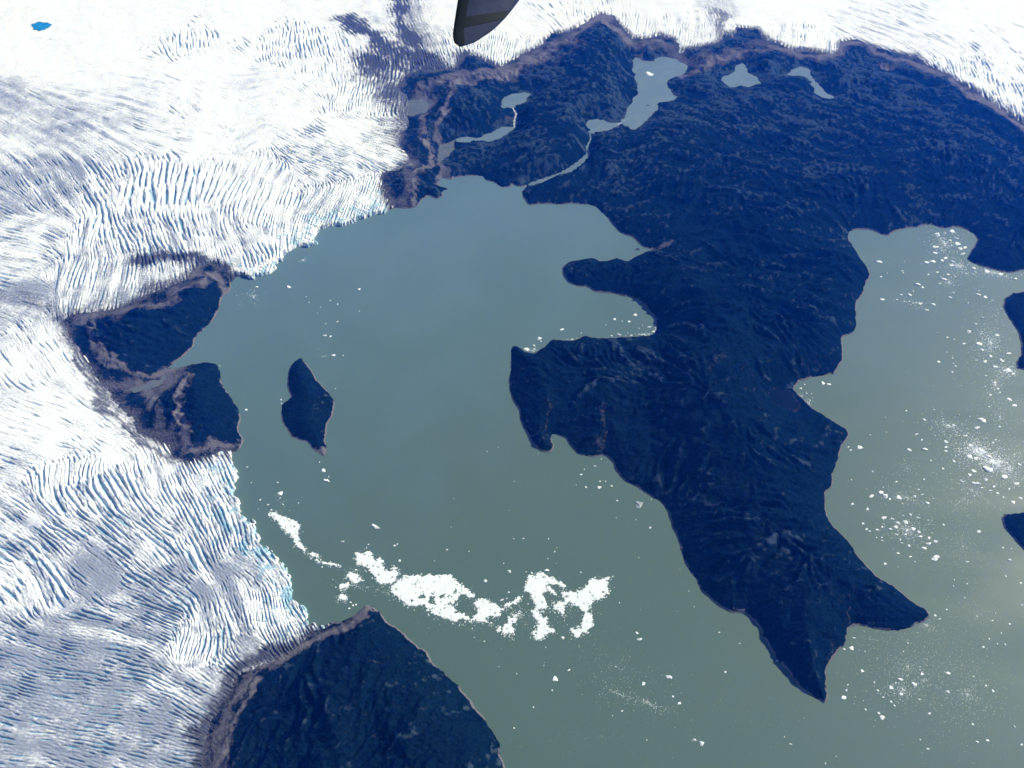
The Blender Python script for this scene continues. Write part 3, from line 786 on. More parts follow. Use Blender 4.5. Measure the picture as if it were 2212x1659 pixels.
for k in range(len(ca)):
    w = 1.0 / (((jx - cx[k]) ** 2 + (jy - cy[k]) ** 2) / 1e4 + 1.0) ** 1.9
    w = w.astype(np.float32)
    wsum += w
    acc[0] += w * math.cos(2 * ang[k]); acc[1] += w * math.sin(2 * ang[k])
    acc[2] += w * ca[k, 4]; acc[3] += w * math.log(ca[k, 5]); acc[4] += w * ca[k, 6]
acc /= wsum
th = 0.5 * np.arctan2(acc[1], acc[0]) + 0.16 * fbm(X, Y, 260, 2, .5, 20.0)
dx, dy = np.cos(th), np.sin(th)
inten = np.clip(acc[2], 0, 1.2); lam = np.exp(acc[3]) * .86 * np.exp(.5 * fbm(X, Y, 520, 3, .55, 23.0)); dirt = acc[4]
flow = streaks(X, Y, dx, dy, 170.0, 1500.0, 12)
lams = [26.0, 36.0, 50.0, 70.0, 98.0]
crack = np.zeros(len(X), np.float32); wt = np.zeros(len(X), np.float32)
for L in lams:
    w = np.clip(1 - np.abs(np.log(lam / L)) / .36, 0, 1).astype(np.float32)
    k = w > 0
    if not k.any(): continue
    crack[k] += w[k] * streaks(X[k], Y[k], dx[k], dy[k], L, 8.5 * L, 10)
    wt[k] += w[k]
crack /= np.maximum(wt, .3)
loc = fbm(X, Y, 240, 3, .55, 31.0)
fine = streaks(X, Y, dx, dy, 24.0, 60.0, 4)
act = np.clip(inten * (1 + 1.5 * loc), 0, 1.25)
cut = smooth(1.55 - 1.45 * act, 2.35 - 1.35 * act, crack) * smooth(.02, .12, act)
depth = (5 + 0.13 * lam) * cut * (0.55 + .45 * np.clip(act, 0, 1))
serac = smooth(900, 80, d) * smooth(.3, .8, act)
crack2 = streaks(X, Y, dx * .34 - dy * .94, dy * .34 + dx * .94, 38.0, 130.0, 6)
cut2 = smooth(.5, 1.6, crack2) * serac
quiet = .25 + .75 * smooth(.1, .5, act)
rough = 1.5 * quiet * fbm(X, Y, 34, 2, .6, 41.0) + 2.0 * np.clip(act, 0, 1) * fine
Z = ice_base(np.maximum(d, 0)) + 16 * fbm(X, Y, 1100, 3, .5, 51.0) * smooth(0, 600, d) + 5 * fbm(X, Y, 210, 2, .5, 54.0)
# a toppling, broken edge over the lake
fr = smooth(420, 20, d)
bl = fbm(X, Y, 48, 3, .6, 61.0)
Z = Z - depth - 7.0 * cut2 + rough + fr * 8 * bl + (.09 - .035 * smooth(8000, 11000, Y)) * lam * np.clip(act, 0, 1) ** 1.7 * np.clip(crack, -1.6, 1.6) * -1.0
df = d + 75 * fbm(X, Y, 140, 4, .65, 71.0) + 22 * bl
Z = np.where(df < 0, -22 + 0 * Z, Z * smooth(-4, 9, df) - 6 * (1 - smooth(-4, 9, df)))
# thins out where it meets land
mm = m + 32 * fbm(X, Y, 150, 4, .65, 81.0)
Z = Z - np.clip(mm + 70, 0, 400) ** 1.5 * .022
# grime and debris
debris = np.zeros(len(X), np.float32)
jit = fbm(X, Y, 360, 5, .68, 91.0) * 1.5 + .25 * streaks(X, Y, dx, dy, 60.0, 200.0, 4)
WX = X + 170 * fbm(X, Y, 420, 4, .6, 33.0); WY = Y + 170 * fbm(X, Y, 420, 4, .6, 37.0)
for p, w, s in MORAINE:
    q, _ = seg_dist(p, WX, WY, False)
    debris = np.maximum(debris, s * smooth(2.3, .0, q / w + 1.0 * jit))
debris = np.maximum(debris, .85 * smooth(-170, 25, mm) * smooth(-.35, .25, jit + .15))
dirt = dirt + .25 * fbm(jx * .5 + jy * .2, jy, 330, 4, .6, 95.0) + .07 * fine * quiet + .12 + .13 * flow * quiet + .12 * smooth(4200, 2400, Y) 
blue = np.clip(cut * smooth(.05, .5, act) + 1.1 * smooth(520, 30, d) * smooth(-.12, .4, fbm(X, Y, 120, 4, .65, 99.0) + .05), 0, 1)
VZ = np.stack([X, Y, Z], 1)
low_t = pts([(-9000, 640), (0, 650), (140, 690), (700, 690), (700, 1950), (-9000, 1950)], 130)
far_t = np.concatenate([pts([(985, 400), (985, 150), (962, 0), (900, -450)], 150), np.array([[0, 60000.], [60000, 60000.], [60000, 3000.], [8000, 3000.]])])
in_low = sdf(low_t, X, Y) < 0
in_far = (sdf(far_t, X, Y) < 0) & ~in_low
cls = np.where(in_low, 1, np.where(in_far, 2, 0))[F[:, 0]]
GL = ['white glacier with crevassed tongue filling the upper left, calving into the lake',
      'crevassed blue-white glacier tongue in the lower left, calving into the lake',
      'bright icefield beyond the dark land along the top and upper right']
for k in range(3):
    f = F[cls == k]
    u = np.unique(f)
    rm = np.full(len(X), -1, np.int32); rm[u] = np.arange(len(u), dtype=np.int32)
    me = new_mesh('glacier', VZ[u], rm[f], M_ICE, {'dirt': dirt[u], 'debris': debris[u], 'crevasse': blue[u]})
    tag(new_obj('glacier', me), GL[k], 'glacier', kind='structure')

# ------------------------------------------------------------------ ponds, streams
def flat_sheet(name, w, z, mat, label, cat, grow=14.0):
    c = w.mean(0)
    v = [((p[0] - c[0]), (p[1] - c[1]), 0) for p in w]
    # push the outline outward under the banks
    n = len(w); out = []
    area = sum(w[i][0] * w[(i + 1) % n][1] - w[(i + 1) % n][0] * w[i][1] for i in range(n))
    sg = 1 if area > 0 else -1
    for i in range(n):
        a = w[i - 1]; b = w[(i + 1) % n]
        t = b - a; t = t / (np.hypot(*t) + 1e-6)
        out.append((w[i][0] + sg * t[1] * grow, w[i][1] - sg * t[0] * grow, z))
    me = bpy.data.meshes.new(name)
    me.from_pydata(out, [], [list(range(n)) if sg > 0 else list(range(n))[::-1]])
    me.materials.append(mat)
    return tag(new_obj(name, me), label, cat, kind='structure')

for i, (w, (_, z)) in enumerate(zip(POND_W, PONDS)):
    lab, cat = POND_LABELS[i]
    flat_sheet('pond', w, z, M_TARN if i == 9 else (M_POOL if i in (4, 5, 8) else M_POND), lab, cat, 30.0)
melt = pts([(67, 54), (74, 50), (87, 46.5), (103, 48), (113, 53), (106, 58), (100, 62), (92, 65), (83, 66), (72, 63)], 0)
zc = 236.0
melt = pts([(67, 54), (74, 50), (87, 46.5), (103, 48), (113, 53), (106, 58), (100, 62), (92, 65), (83, 66), (72, 63)], zc)
flat = sdf(melt, X, Y) < 120
zc = float(Z[flat].max()) + 1.0 if flat.any() else zc
melt = pts([(67, 54), (70, 51), (76, 50), (81, 47), (87, 46.5), (95, 49), (103, 48), (107, 51), (113, 53), (108, 57), (104, 60), (100, 61), (97, 64), (92, 64), (88, 66), (83, 66), (80, 63), (76, 64), (72, 63), (73, 59)], zc)
flat_sheet('meltwater_pond', melt, zc, M_MELT, 'vivid blue meltwater pond on the white ice, upper left corner', 'melt pond', 0)

for Q, W, lab, cat in RIVER_W:
    v = []; f = []
    n = len(Q)
    for i in range(n):
        t = Q[min(i + 1, n - 1)][:2] - Q[max(i - 1, 0)][:2]
        t = t / (np.hypot(*t) + 1e-6)
        w = W[i] * .5 * (1 + .35 * math.sin(i * 2.3))
        v.append((Q[i][0] - t[1] * w, Q[i][1] + t[0] * w, Q[i][2] + .8)); v.append((Q[i][0] + t[1] * w, Q[i][1] - t[0] * w, Q[i][2] + .8))
    for i in range(n - 1):
        f.append((2 * i, 2 * i + 1, 2 * i + 3, 2 * i + 2))
    nm = {'river': 'river', 'waterfall': 'waterfall', 'channel': 'stream'}[cat]
    tag(poly_obj(nm, v, f, M_POND if cat == 'river' else M_FOAM), lab, cat, kind='structure')

# ------------------------------------------------------------------ drifting ice
RAFTS = []
def raft(poly, label, holes=(), seed=0.0, rag=16.0):
    w = pts(poly)
    RAFTS.append((poly, int(11 * len(poly))))
    lo, hi = w.min(0) - 40, w.max(0) + 40
    st = 4.0
    gx, gy = np.meshgrid(np.arange(lo[0], hi[0], st), np.arange(lo[1], hi[1], st))
    s = -sdf(w, gx, gy)
    s = s + 3.6 * rag * fbm(gx, gy, 75, 5, .75, 100 + seed) + 14 * fbm(gx, gy, 15, 2, .6, 107 + seed)
    for hx, hy, hr in holes:
        c = at(hx, hy); r = hr * metres_per_unit(hy)
        s = np.minimum(s, np.hypot(gx - c[0], gy - c[1]) - r + 60 * fbm(gx, gy, 50, 4, .7, 120 + seed))
    # leads: cracks open water shows through near the edges
    lead = fbm(gx, gy, 46, 3, .6, 130 + seed)
    s = np.minimum(s, 90 * (np.abs(lead) - .03) + np.maximum(s - 45, 0) * .8 + 2)
    s = np.minimum(s, 60 * (fbm(gx, gy, 34, 4, .65, 150 + seed) + .205 + .011 * np.maximum(s, 0)))
    z = np.clip(s * .5, -2, 1.6) + np.where(s > 2, .9 * fbm(gx, gy, 22, 3, .6, 140 + seed) + .5, 0)
    i, Fr = carve(gx, gy, s > -3)
    me = new_mesh('ice_raft', np.stack([gx.ravel()[i], gy.ravel()[i], z.ravel()[i]], 1), Fr, M_RAFT, None, False)
    return tag(new_obj('ice_raft', me), label, 'ice raft', 'rafts of drift ice across the lower lake')

raft(T(0, 2, [(1730, 0), (1790, 10), (1860, 40), (1920, 60), (1940, 90), (1930, 150), (1970, 230), (1980, 265), (1930, 220), (1880, 150), (1830, 110), (1790, 60)]), 'slender white ice raft nearest the lower glacier front', (), 1, 9)
raft(T(0, 2, [(1990, 262), (2040, 262), (2065, 280), (2060, 292), (2020, 285)]), 'small white ice sliver trailing behind the slender raft', (), 2, 6)
raft(T(0, 2, [(2050, 300), (2080, 322), (2140, 328), (2205, 345), (2200, 352), (2130, 342), (2070, 332), (2045, 312)]), 'thin broken ice string linking the slender raft to the wider ones', (), 2.5, 6)
raft(T(1, 2, [(92, 300), (100, 265), (150, 258), (195, 264), (180, 290), (225, 302), (255, 290), (265, 330), (290, 372), (330, 370), (355, 350), (374, 400), (340, 445), (300, 465), (262, 470), (230, 440), (205, 400), (165, 350), (100, 345)]), 'white ice raft with a hooked top, second from the glacier', (), 3)
raft(T(1, 2, [(350, 455), (420, 405), (540, 412), (640, 405), (710, 400), (740, 450), (790, 480), (865, 545), (830, 552), (770, 530), (740, 585), (700, 592), (745, 640), (800, 655), (822, 690), (800, 705), (740, 712), (640, 680), (580, 640), (540, 612), (470, 612), (410, 590), (350, 540), (305, 490)]), 'largest white ice raft, broad and pitted, left of centre in the drift', T(1, 2, [(590, 570)]) and [(737 + 590 / 3, 1106 + 572 / 3, 7), (737 + 520 / 3, 1106 + 545 / 3, 4), (737 + 660 / 3, 1106 + 545 / 3, 4), (737 + 745 / 3, 1106 + 512 / 3, 4), (737 + 480 / 3, 1106 + 470 / 3, 3)], 4)
raft(T(1, 2, [(850, 585), (900, 575), (960, 562), (990, 600), (1045, 632), (1010, 662), (980, 682), (930, 690), (985, 722), (950, 728), (880, 712), (845, 712), (885, 645)]), 'stubby white ice raft between the largest one and the crescent', (), 5)
raft(T(1, 2, [(1005, 760), (1075, 720), (1108, 668), (1160, 635), (1155, 668), (1112, 722), (1118, 792), (1090, 802), (1050, 792)]), 'wedge-shaped white ice raft with a tail pointing up right, lowest in the drift', (), 6)
raft(T(1, 2, [(1060, 600), (1100, 580), (1150, 550), (1165, 562), (1135, 590), (1085, 615), (1060, 612)]), 'short slanted ice strip above the wedge-shaped raft', (), 6.5, 8)
raft(T(1, 2, [(1197, 430), (1220, 405), (1290, 398), (1340, 412), (1400, 440), (1455, 482), (1415, 486), (1350, 458), (1335, 480), (1380, 515), (1395, 530), (1330, 512), (1300, 535), (1345, 622), (1300, 642), (1258, 622), (1240, 560), (1197, 500)]), 'arched white ice raft left of the whale-tail shaped one', (), 7)
raft(T(1, 2, [(1432, 512), (1500, 522), (1570, 488), (1625, 428), (1755, 418), (1722, 470), (1735, 522), (1690, 557), (1632, 572), (1612, 620), (1625, 700), (1635, 740), (1575, 792), (1520, 818), (1488, 765), (1555, 740), (1572, 650), (1520, 600), (1470, 585), (1440, 620), (1445, 695), (1425, 640), (1370, 630), (1372, 590), (1455, 578)]), 'white ice raft forked like a whale tail, rightmost in the drift', (), 8)
raft(T(1, 2, [(1235, 640), (1280, 648), (1300, 690), (1345, 688), (1325, 730), (1390, 770), (1340, 785), (1310, 812), (1262, 825), (1236, 782), (1268, 742), (1258, 690)]), 'ragged white ice raft just below the arched one', (), 9)
raft(T(1, 2, [(30, 412), (50, 398), (122, 398), (133, 440), (100, 466), (60, 445)]), 'rounded white ice raft left of the hooked one', (), 10, 8)
raft(T(1, 2, [(-10, 470), (45, 458), (48, 485), (-5, 497)]), 'small square ice raft below the rounded one', (), 11, 7)
raft(T(1, 2, [(-30, 545), (10, 530), (40, 545), (30, 572), (-10, 568)]), 'small ice raft just off the bottom mountain tip', (), 12, 8)

def berg_mesh(seed, flatness=1.0):
    r = np.random.default_rng(seed)
    n = 9
    a = np.sort(r.uniform(0, 2 * np.pi, n) * .35 + np.linspace(0, 2 * np.pi, n, endpoint=False))
    rad = r.uniform(.62, 1.08, n) * .5
    asp = r.uniform(.5, .85)
    ca_, sa_ = np.cos(a) * rad, np.sin(a) * rad * asp
    hi = r.uniform(.10, .24, n) * flatness
    tilt = r.uniform(-.22, .22, 2) * flatness
    v = [(x * 1.04, y * 1.04, -.12) for x, y in zip(ca_, sa_)]
    v += [(x, y, max(.03, .5 * h)) for x, y, h in zip(ca_, sa_, hi)]
    v += [(x * .72 + r.normal(0, .02), y * .72 + r.normal(0, .02), max(.04, h + x * tilt[0] + y * tilt[1])) for x, y, h in zip(ca_, sa_, hi)]
    pk = r.uniform(-.14, .14, 2)
    v.append((pk[0], pk[1], (hi.mean() + r.uniform(.0, .14)) * 1.0))
    f = []
    for k in range(2):
        for i in range(n):
            j = (i + 1) % n
            f.append((k * n + i, k * n + j, (k + 1) * n + j, (k + 1) * n + i))
    for i in range(n):
        f.append((2 * n + i, 2 * n + (i + 1) % n, 3 * n))
    return v, f
BV = []
for k in range(14):
    v, f = berg_mesh(40 + k, 1.0 if k % 3 else .6)
    me = bpy.data.meshes.new('iceberg')
    me.from_pydata(v, [], f); me.update(); me.materials.append(M_BERG)
    BV.append((me, v, f))

B = []     # (x, y, width) in the 2212-wide view
def add(tx, ty, l):
    for x, y, s in l:
        B.append((737.33 * tx + x / 3, 553 * ty + y / 3, s / 3))
add(0, 1, [(1665, 200, 22), (1870, 200, 30), (2140, 288, 10), (2187, 312, 10), (2078, 332, 8), (2058, 370, 6), (2188, 425, 14), (2112, 440, 8), (2003, 300, 8), (2105, 515, 25), (2140, 522, 20), (1985, 265, 8), (2160, 645, 32), (2175, 860, 8), (1822, 932, 10), (1825, 955, 8), (1595, 997, 25), (1425, 712, 8), (2070, 1337, 12), (2095, 1390, 40), (2115, 1455, 42), (2130, 1430, 10), (1602, 1367, 16), (1800, 1467, 20), (1628, 1470, 8), (1818, 1538, 36), (1815, 1568, 12), (1687, 1580, 15), (1738, 1612, 18), (1935, 1600, 10), (1835, 1610, 10), (1760, 1645, 15), (1675, 1640, 8)])
add(1, 1, [(115, 215, 22), (118, 358, 10), (12, 645, 10), (1428, 477, 34), (1285, 535, 34), (1293, 553, 12), (1250, 580, 18), (1252, 603, 20), (1200, 605, 36), (1770, 410, 22), (1905, 380, 34), (1715, 447, 8), (1820, 422, 10), (1865, 425, 20), (1930, 470, 12), (1995, 460, 26), (1952, 450, 6), (2025, 490, 30), (1800, 508, 32), (1750, 516, 15), (1495, 540, 15), (1555, 500, 12), (1880, 514, 14), (2036, 463, 18), (1643, 1363, 30), (1685, 1315, 8), (1722, 1335, 5), (1575, 1382, 8), (1555, 1415, 20), (1677, 1460, 15), (1713, 1460, 10), (1522, 1483, 8), (1585, 1497, 16), (1677, 1500, 32), (1752, 1490, 14), (1788, 1585, 18), (1930, 1610, 65), (1020, 1240, 8), (945, 1268, 10), (1122, 1460, 6), (730, 1573, 6), (1088, 1648, 6), (2010, 1577, 8), (1275, 1282, 6)])
add(1, 2, [(220, 95, 64), (175, 210, 15), (163, 232, 10), (345, 218, 16), (362, 208, 10), (15, 190, 10), (3, 190, 8), (378, 315, 20), (712, 97, 6), (685, 245, 12), (605, 315, 8), (828, 255, 8), (1117, 173, 14), (1180, 172, 16), (1342, 173, 10), (1397, 232, 8), (1383, 257, 12), (1338, 303, 12), (1053, 333, 10), (1090, 385, 24), (1197, 388, 10), (1333, 378, 34), (1393, 335, 6), (1552, 390, 12), (935, 445, 30), (1085, 520, 18), (1040, 570, 25), (1072, 560, 10), (1910, 50, 8), (1783, 37, 8), (2000, 103, 20), (1928, 297, 8), (2195, 372, 5), (1803, 588, 12), (2173, 646, 5), (1325, 877, 10), (927, 838, 12), (862, 813, 8), (1385, 1082, 40), (1367, 1155, 14), (1137, 1048, 10), (1020, 1003, 12), (1245, 1265, 10), (1120, 1400, 10), (1955, 1115, 32), (2125, 1070, 40), (2190, 1240, 30), (1930, 825, 35), (1915, 783, 20), (1435, 815, 28), (1475, 1025, 22), (1313, 995, 10), (2150, 1195, 15), (1820, 1290, 18), (1757, 1320, 8), (1980, 1478, 10), (95, 375, 15), (60, 585, 18), (75, 605, 16), (50, 625, 18), (95, 600, 14)])
add(2, 1, [(1270, 38, 42), (1440, 35, 8), (1580, 42, 30), (1620, 36, 45), (1680, 30, 30), (1700, 15, 40), (1750, 35, 30), (1745, 60, 25), (1720, 120, 25), (1690, 150, 45), (1665, 180, 20), (1422, 97, 18), (1430, 110, 12), (1325, 111, 8), (1283, 134, 18), (1593, 120, 18), (1650, 105, 18), (1525, 185, 42), (1555, 203, 20), (1418, 250, 20), (1493, 228, 12), (1470, 250, 26), (1390, 282, 15), (1295, 280, 34), (1435, 295, 10), (1467, 294, 14), (1490, 305, 12), (1545, 308, 30), (1625, 313, 25), (1585, 350, 25), (1735, 267, 25), (1755, 237, 15), (1850, 303, 12), (1915, 250, 38), (1960, 267, 30), (1920, 225, 15), (1900, 215, 10), (2008, 287, 18), (1885, 78, 25), (1970, 100, 35), (2060, 120, 40), (2155, 148, 30), (1650, 497, 12), (1715, 527, 20), (1760, 540, 18), (1825, 568, 25), (1655, 685, 26), (1712, 623, 14), (1750, 660, 14), (1753, 697, 10), (1768, 713, 14), (1747, 752, 20), (1443, 767, 10), (908, 825, 34), (945, 832, 36), (765, 857, 22), (835, 893, 8), (805, 890, 8), (790, 832, 10), (1900, 440, 15), (1945, 398, 12), (1855, 490, 34), (2040, 513, 30), (1920, 570, 40), (1940, 607, 30), (1995, 651, 30), (1960, 683, 25), (2065, 676, 30), (2112, 632, 40), (2022, 718, 42), (2112, 742, 40), (2140, 765, 34), (1967, 775, 20), (2015, 820, 30), (2045, 860, 20), (2055, 885, 12), (1960, 845, 10), (1995, 900, 18), (2115, 930, 42), (2150, 970, 40), (1985, 977, 15), (1630, 995, 14), (1450, 1002, 14), (1315, 1045, 6), (1565, 1060, 22), (1790, 1029, 12), (1940, 1063, 62), (1910, 1113, 36), (1860, 1040, 8), (1690, 1072, 14), (1755, 1095, 20), (1515, 1155, 25), (1550, 1190, 18), (1215, 1158, 14), (1320, 1142, 8), (1150, 1240, 38), (1090, 1258, 20), (1075, 1237, 14), (1467, 1257, 36), (1572, 1253, 40), (1705, 1205, 36), (1705, 1240, 28), (1705, 1264, 26), (1610, 1323, 16), (1230, 1397, 12), (1685, 1378, 20), (1565, 1448, 12), (1810, 1460, 28), (1900, 1473, 54), (1975, 1380, 62), (1885, 1395, 42), (1930, 1265, 56), (1860, 1225, 30), (1830, 1165, 30), (1860, 1418, 25), (1760, 1330, 25), (2165, 1475, 42), (2085, 1432, 42), (2050, 1335, 30), (1965, 1450, 30), (2015, 1495, 30), (1995, 1520, 25), (2040, 1537, 25), (1940, 1502, 22), (2140, 1595, 30), (2190, 1570, 25), (2115, 1510, 20), (2010, 1210, 20), (2030, 1190, 18), (2055, 1105, 18), (2150, 1285, 15), (2180, 1350, 20), (2100, 1340, 15), (1400, 1565, 38), (1315, 1555, 42), (1285, 1533, 34), (1340, 1575, 22), (1225, 1556, 36), (1505, 1557, 22), (1552, 1545, 18), (1530, 1513, 18), (1585, 1600, 25), (1625, 1570, 10), (1100, 1607, 20), (1200, 1637, 25), (1425, 1605, 12), (1385, 1463, 20), (1300, 1500, 10), (1095, 1450, 8), (2080, 1562, 14), (1890, 1555, 15), (1845, 1540, 8), (1985, 1300, 40), (2010, 1330, 36), (1860, 1300, 40), (1900, 1310, 36)])
add(2, 2, [(1305, 37, 40), (1360, 45, 25), (1430, 23, 16), (1475, 15, 18), (1525, 37, 22), (1590, 53, 14), (1395, 70, 24), (1447, 65, 42), (1345, 110, 28), (1380, 97, 30), (1260, 115, 25), (1292, 97, 20), (1190, 112, 22), (1210, 124, 20), (1170, 75, 20), (1445, 145, 24), (1385, 145, 28), (1495, 110, 30), (1530, 130, 28), (1540, 160, 28), (1595, 170, 26), (1640, 190, 24), (1590, 205, 38), (1565, 235, 36), (1420, 200, 20), (1467, 218, 20), (1412, 180, 14), (1395, 267, 24), (1290, 165, 12), (1293, 185, 14), (1255, 165, 10), (1313, 335, 22), (1640, 298, 60), (1845, 322, 22), (1393, 357, 10), (1505, 322, 10), (1475, 290, 26), (1920, 125, 34), (1690, 82, 20), (2075, 232, 12), (2130, 237, 10), (2120, 310, 25), (2195, 460, 20), (2200, 603, 14), (2093, 415, 14), (1760, 440, 12), (1843, 465, 10), (1755, 480, 10), (1828, 555, 10), (1110, 815, 22), (1093, 883, 34), (1048, 888, 20), (1182, 905, 10), (1163, 1030, 24), (1410, 1085, 36), (1380, 1107, 12), (1350, 1138, 30), (1500, 1115, 32), (1548, 1050, 28), (1043, 1203, 34), (1062, 1155, 18), (1070, 1120, 15), (1263, 1157, 14), (1240, 1105, 14), (1415, 1180, 30), (1350, 1230, 22), (1372, 1255, 14), (1532, 1213, 20), (1295, 1330, 36), (1272, 1302, 24), (1300, 1200, 20), (1170, 1223, 10), (1185, 1280, 12), (1460, 850, 12), (1430, 905, 8), (2007, 703, 16), (2065, 784, 12), (2090, 858, 14), (1947, 875, 20), (1987, 822, 10), (2040, 855, 10), (1711, 632, 16), (1637, 670, 18), (1665, 692, 18), (2025, 657, 14), (2120, 725, 16), (75, 615, 8), (238, 780, 16), (370, 852, 10), (278, 1036, 18), (612, 965, 12), (125, 1500, 36), (700, 1503, 20), (995, 1583, 10), (660, 1457, 8), (925, 1630, 14), (80, 1475, 20), (40, 513, 6), (1720, 1045, 34), (1885, 1065, 16), (1965, 1125, 18), (2010, 1160, 22), (2150, 1390, 14), (2195, 1508, 22), (1910, 1490, 24), (1975, 1480, 20), (1590, 1535, 20), (1540, 1475, 10), (1720, 1165, 22), (1880, 1375, 16), (1600, 1305, 18)])
add(2, 0, [(1640, 1600, 46), (1650, 1520, 44), (1745, 1500, 40), (1775, 1545, 30), (1800, 1610, 40), (1780, 1580, 40), (1830, 1605, 35), (1815, 1645, 35), (1635, 1640, 30), (1735, 1558, 18), (1745, 1590, 15), (1700, 1510, 15), (1850, 1652, 25)])
B.sort(key=lambda b: -b[2])

def on_water(x, y):
    X_, Y_ = at(x, y)
    a = np.array([X_]); b = np.array([Y_])
    if sdf(lake_poly, a, b)[0] > -6: return False
    return all(sdf(pts(p), a, b)[0] > 6 for p in ISLANDS)

ZONES = [   # (test, phrase, group)
    (lambda x, y: x < 760 and y < 740, 'off the upper glacier front', 'bergs off the upper glacier front'),
    (lambda x, y: x < 760 and y < 960, 'around the pear-shaped island', 'bergs around the island'),
    (lambda x, y: x < 760 and y < 1135, 'between the island and the slender ice raft', 'bergs between island and slender raft'),
    (lambda x, y: 1080 < x < 1440 and y < 800, 'in the round bay of the peninsula', 'bergs in the bay'),
    (lambda x, y: 1030 < x < 1500 and y < 1120, 'under the western shore of the peninsula', 'bergs under the western shore'),
    (lambda x, y: x < 1500 and y < 1330, 'in open water around the ice rafts', 'bergs around the ice rafts'),
    (lambda x, y: x < 1800 and y > 1330 and x < 1500, 'in the thin ice below the rafts', 'bergs below the ice rafts'),
    (lambda x, y: x < 1800 and y > 1120, 'left of the southern peninsula tip', 'bergs left of the southern tip'),
    (lambda x, y: y < 560, 'in the far cove at the right', 'bergs in the far cove'),
    (lambda x, y: y < 610, 'below the far cove at the right', 'bergs below the far cove'),
    (lambda x, y: y < 720, 'in the strait above the upper right island', 'bergs in the upper strait'),
    (lambda x, y: x < 1960 and y < 880, 'inside the pointed eastern inlet', 'bergs in the eastern inlet'),
    (lambda x, y: y < 885, 'beside the upper right island', 'bergs beside the upper right island'),
    (lambda x, y: x < 2030 and y < 1040, 'left of the dense drift field', 'bergs left of the drift field'),
    (lambda x, y: y < 975, 'in the dense drift field\'s upper half', 'bergs in the upper drift field'),
    (lambda x, y: x >= 2030 and y < 1100, 'in the dense drift field\'s lower half', 'bergs in the lower drift field'),
    (lambda x, y: x < 1960 and y < 1165, 'left in the cluster under the drift field', 'bergs in the left cluster'),
    (lambda x, y: x < 2060 and y < 1230, 'right in the cluster under the drift field', 'bergs in the right cluster'),
    (lambda x, y: y < 1330, 'near the lower right island', 'bergs near the lower right island'),
    (lambda x, y: x < 1900, 'right of the southern peninsula tip', 'bergs right of the southern tip'),
    (lambda x, y: x < 2010, 'in the middle of the lower right water', 'bergs in the lower right water'),
    (lambda x, y: True, 'in the far lower right corner', 'bergs in the lower right corner'),
]
ORD = ['leftmost', 'second', 'third', 'fourth', 'fifth', 'sixth', 'seventh', 'eighth', 'ninth', 'tenth', 'eleventh', 'twelfth', 'thirteenth', 'fourteenth']
bergs = []; crumbs = []
for x, y, s in B:
    if not on_water(x, y): continue
    (bergs if len(bergs) < 285 else crumbs).append((x, y, s))
by_zone = {}
for b in bergs:
    for k, (t, ph, g) in enumerate(ZONES):
        if t(b[0], b[1]):
            by_zone.setdefault(k, []).append(b); break
DARKISH = {(int(737.33 + 1930 / 3), int(553 + 1610 / 3)), (int(737.33 + 1643 / 3), int(553 + 1363 / 3))}
bi = 0
for k, lst in by_zone.items():
    _, ph, g = ZONES[k]
    lst = sorted(lst, key=lambda b: -b[2])
    big = sorted(lst[:min(10, len(lst))], key=lambda b: b[0])
    rest = lst[len(big):]
    if len(rest) > 7:
        byy = sorted(rest, key=lambda b: b[1]); hn = (len(byy) + 1) // 2
        halves = [('upper ', sorted(byy[:hn])), ('lower ', sorted(byy[hn:]))]
    else:
        halves = [('', sorted(rest))]
    for j, b in enumerate(big + rest):
        x, y, s = b
        me, v, f = BV[bi % len(BV)]
        shaded = (int(x), int(y)) in DARKISH
        o = new_obj('iceberg', me)
        wx, wy = at(x, y)
        w = s * metres_per_unit(y) * 1.12
        asp_fix = 1.0
        o.location = (wx, wy, 0)
        o.scale = (w, w * (1.0 if bi % 2 else .75), w * .5)
        o.rotation_euler = (0, 0, (random.uniform(-.5, .5) + (math.pi if bi % 3 == 0 else 0)))
        if shaded:
            o.material_slots[0].link = 'OBJECT'; o.material_slots[0].material = M_BERGSHADED
        if j < len(big):
            if len(big) == 1:
                lab = f'lone white iceberg {ph}'
            else:
                n = 'leftmost' if j == 0 else ('rightmost' if j == len(big) - 1 else ORD[j] + ' from left')
                lab = f'{n} of the larger white bergs {ph}'
            if shaded: lab = lab.replace('white', 'shade-streaked', 1)
        else:
            half, lst2 = next((h, l) for h, l in halves if b in l)
            jj = lst2.index(b)
            n = 'leftmost' if jj == 0 else ('rightmost' if jj == len(lst2) - 1 else ORD[jj] + ' from left')
            lab = f'{n} of the {half}small bergs {ph}' if len(rest) > 1 else f'smallest white berg {ph}'
        tag(o, lab, 'iceberg', g)
        bi += 1

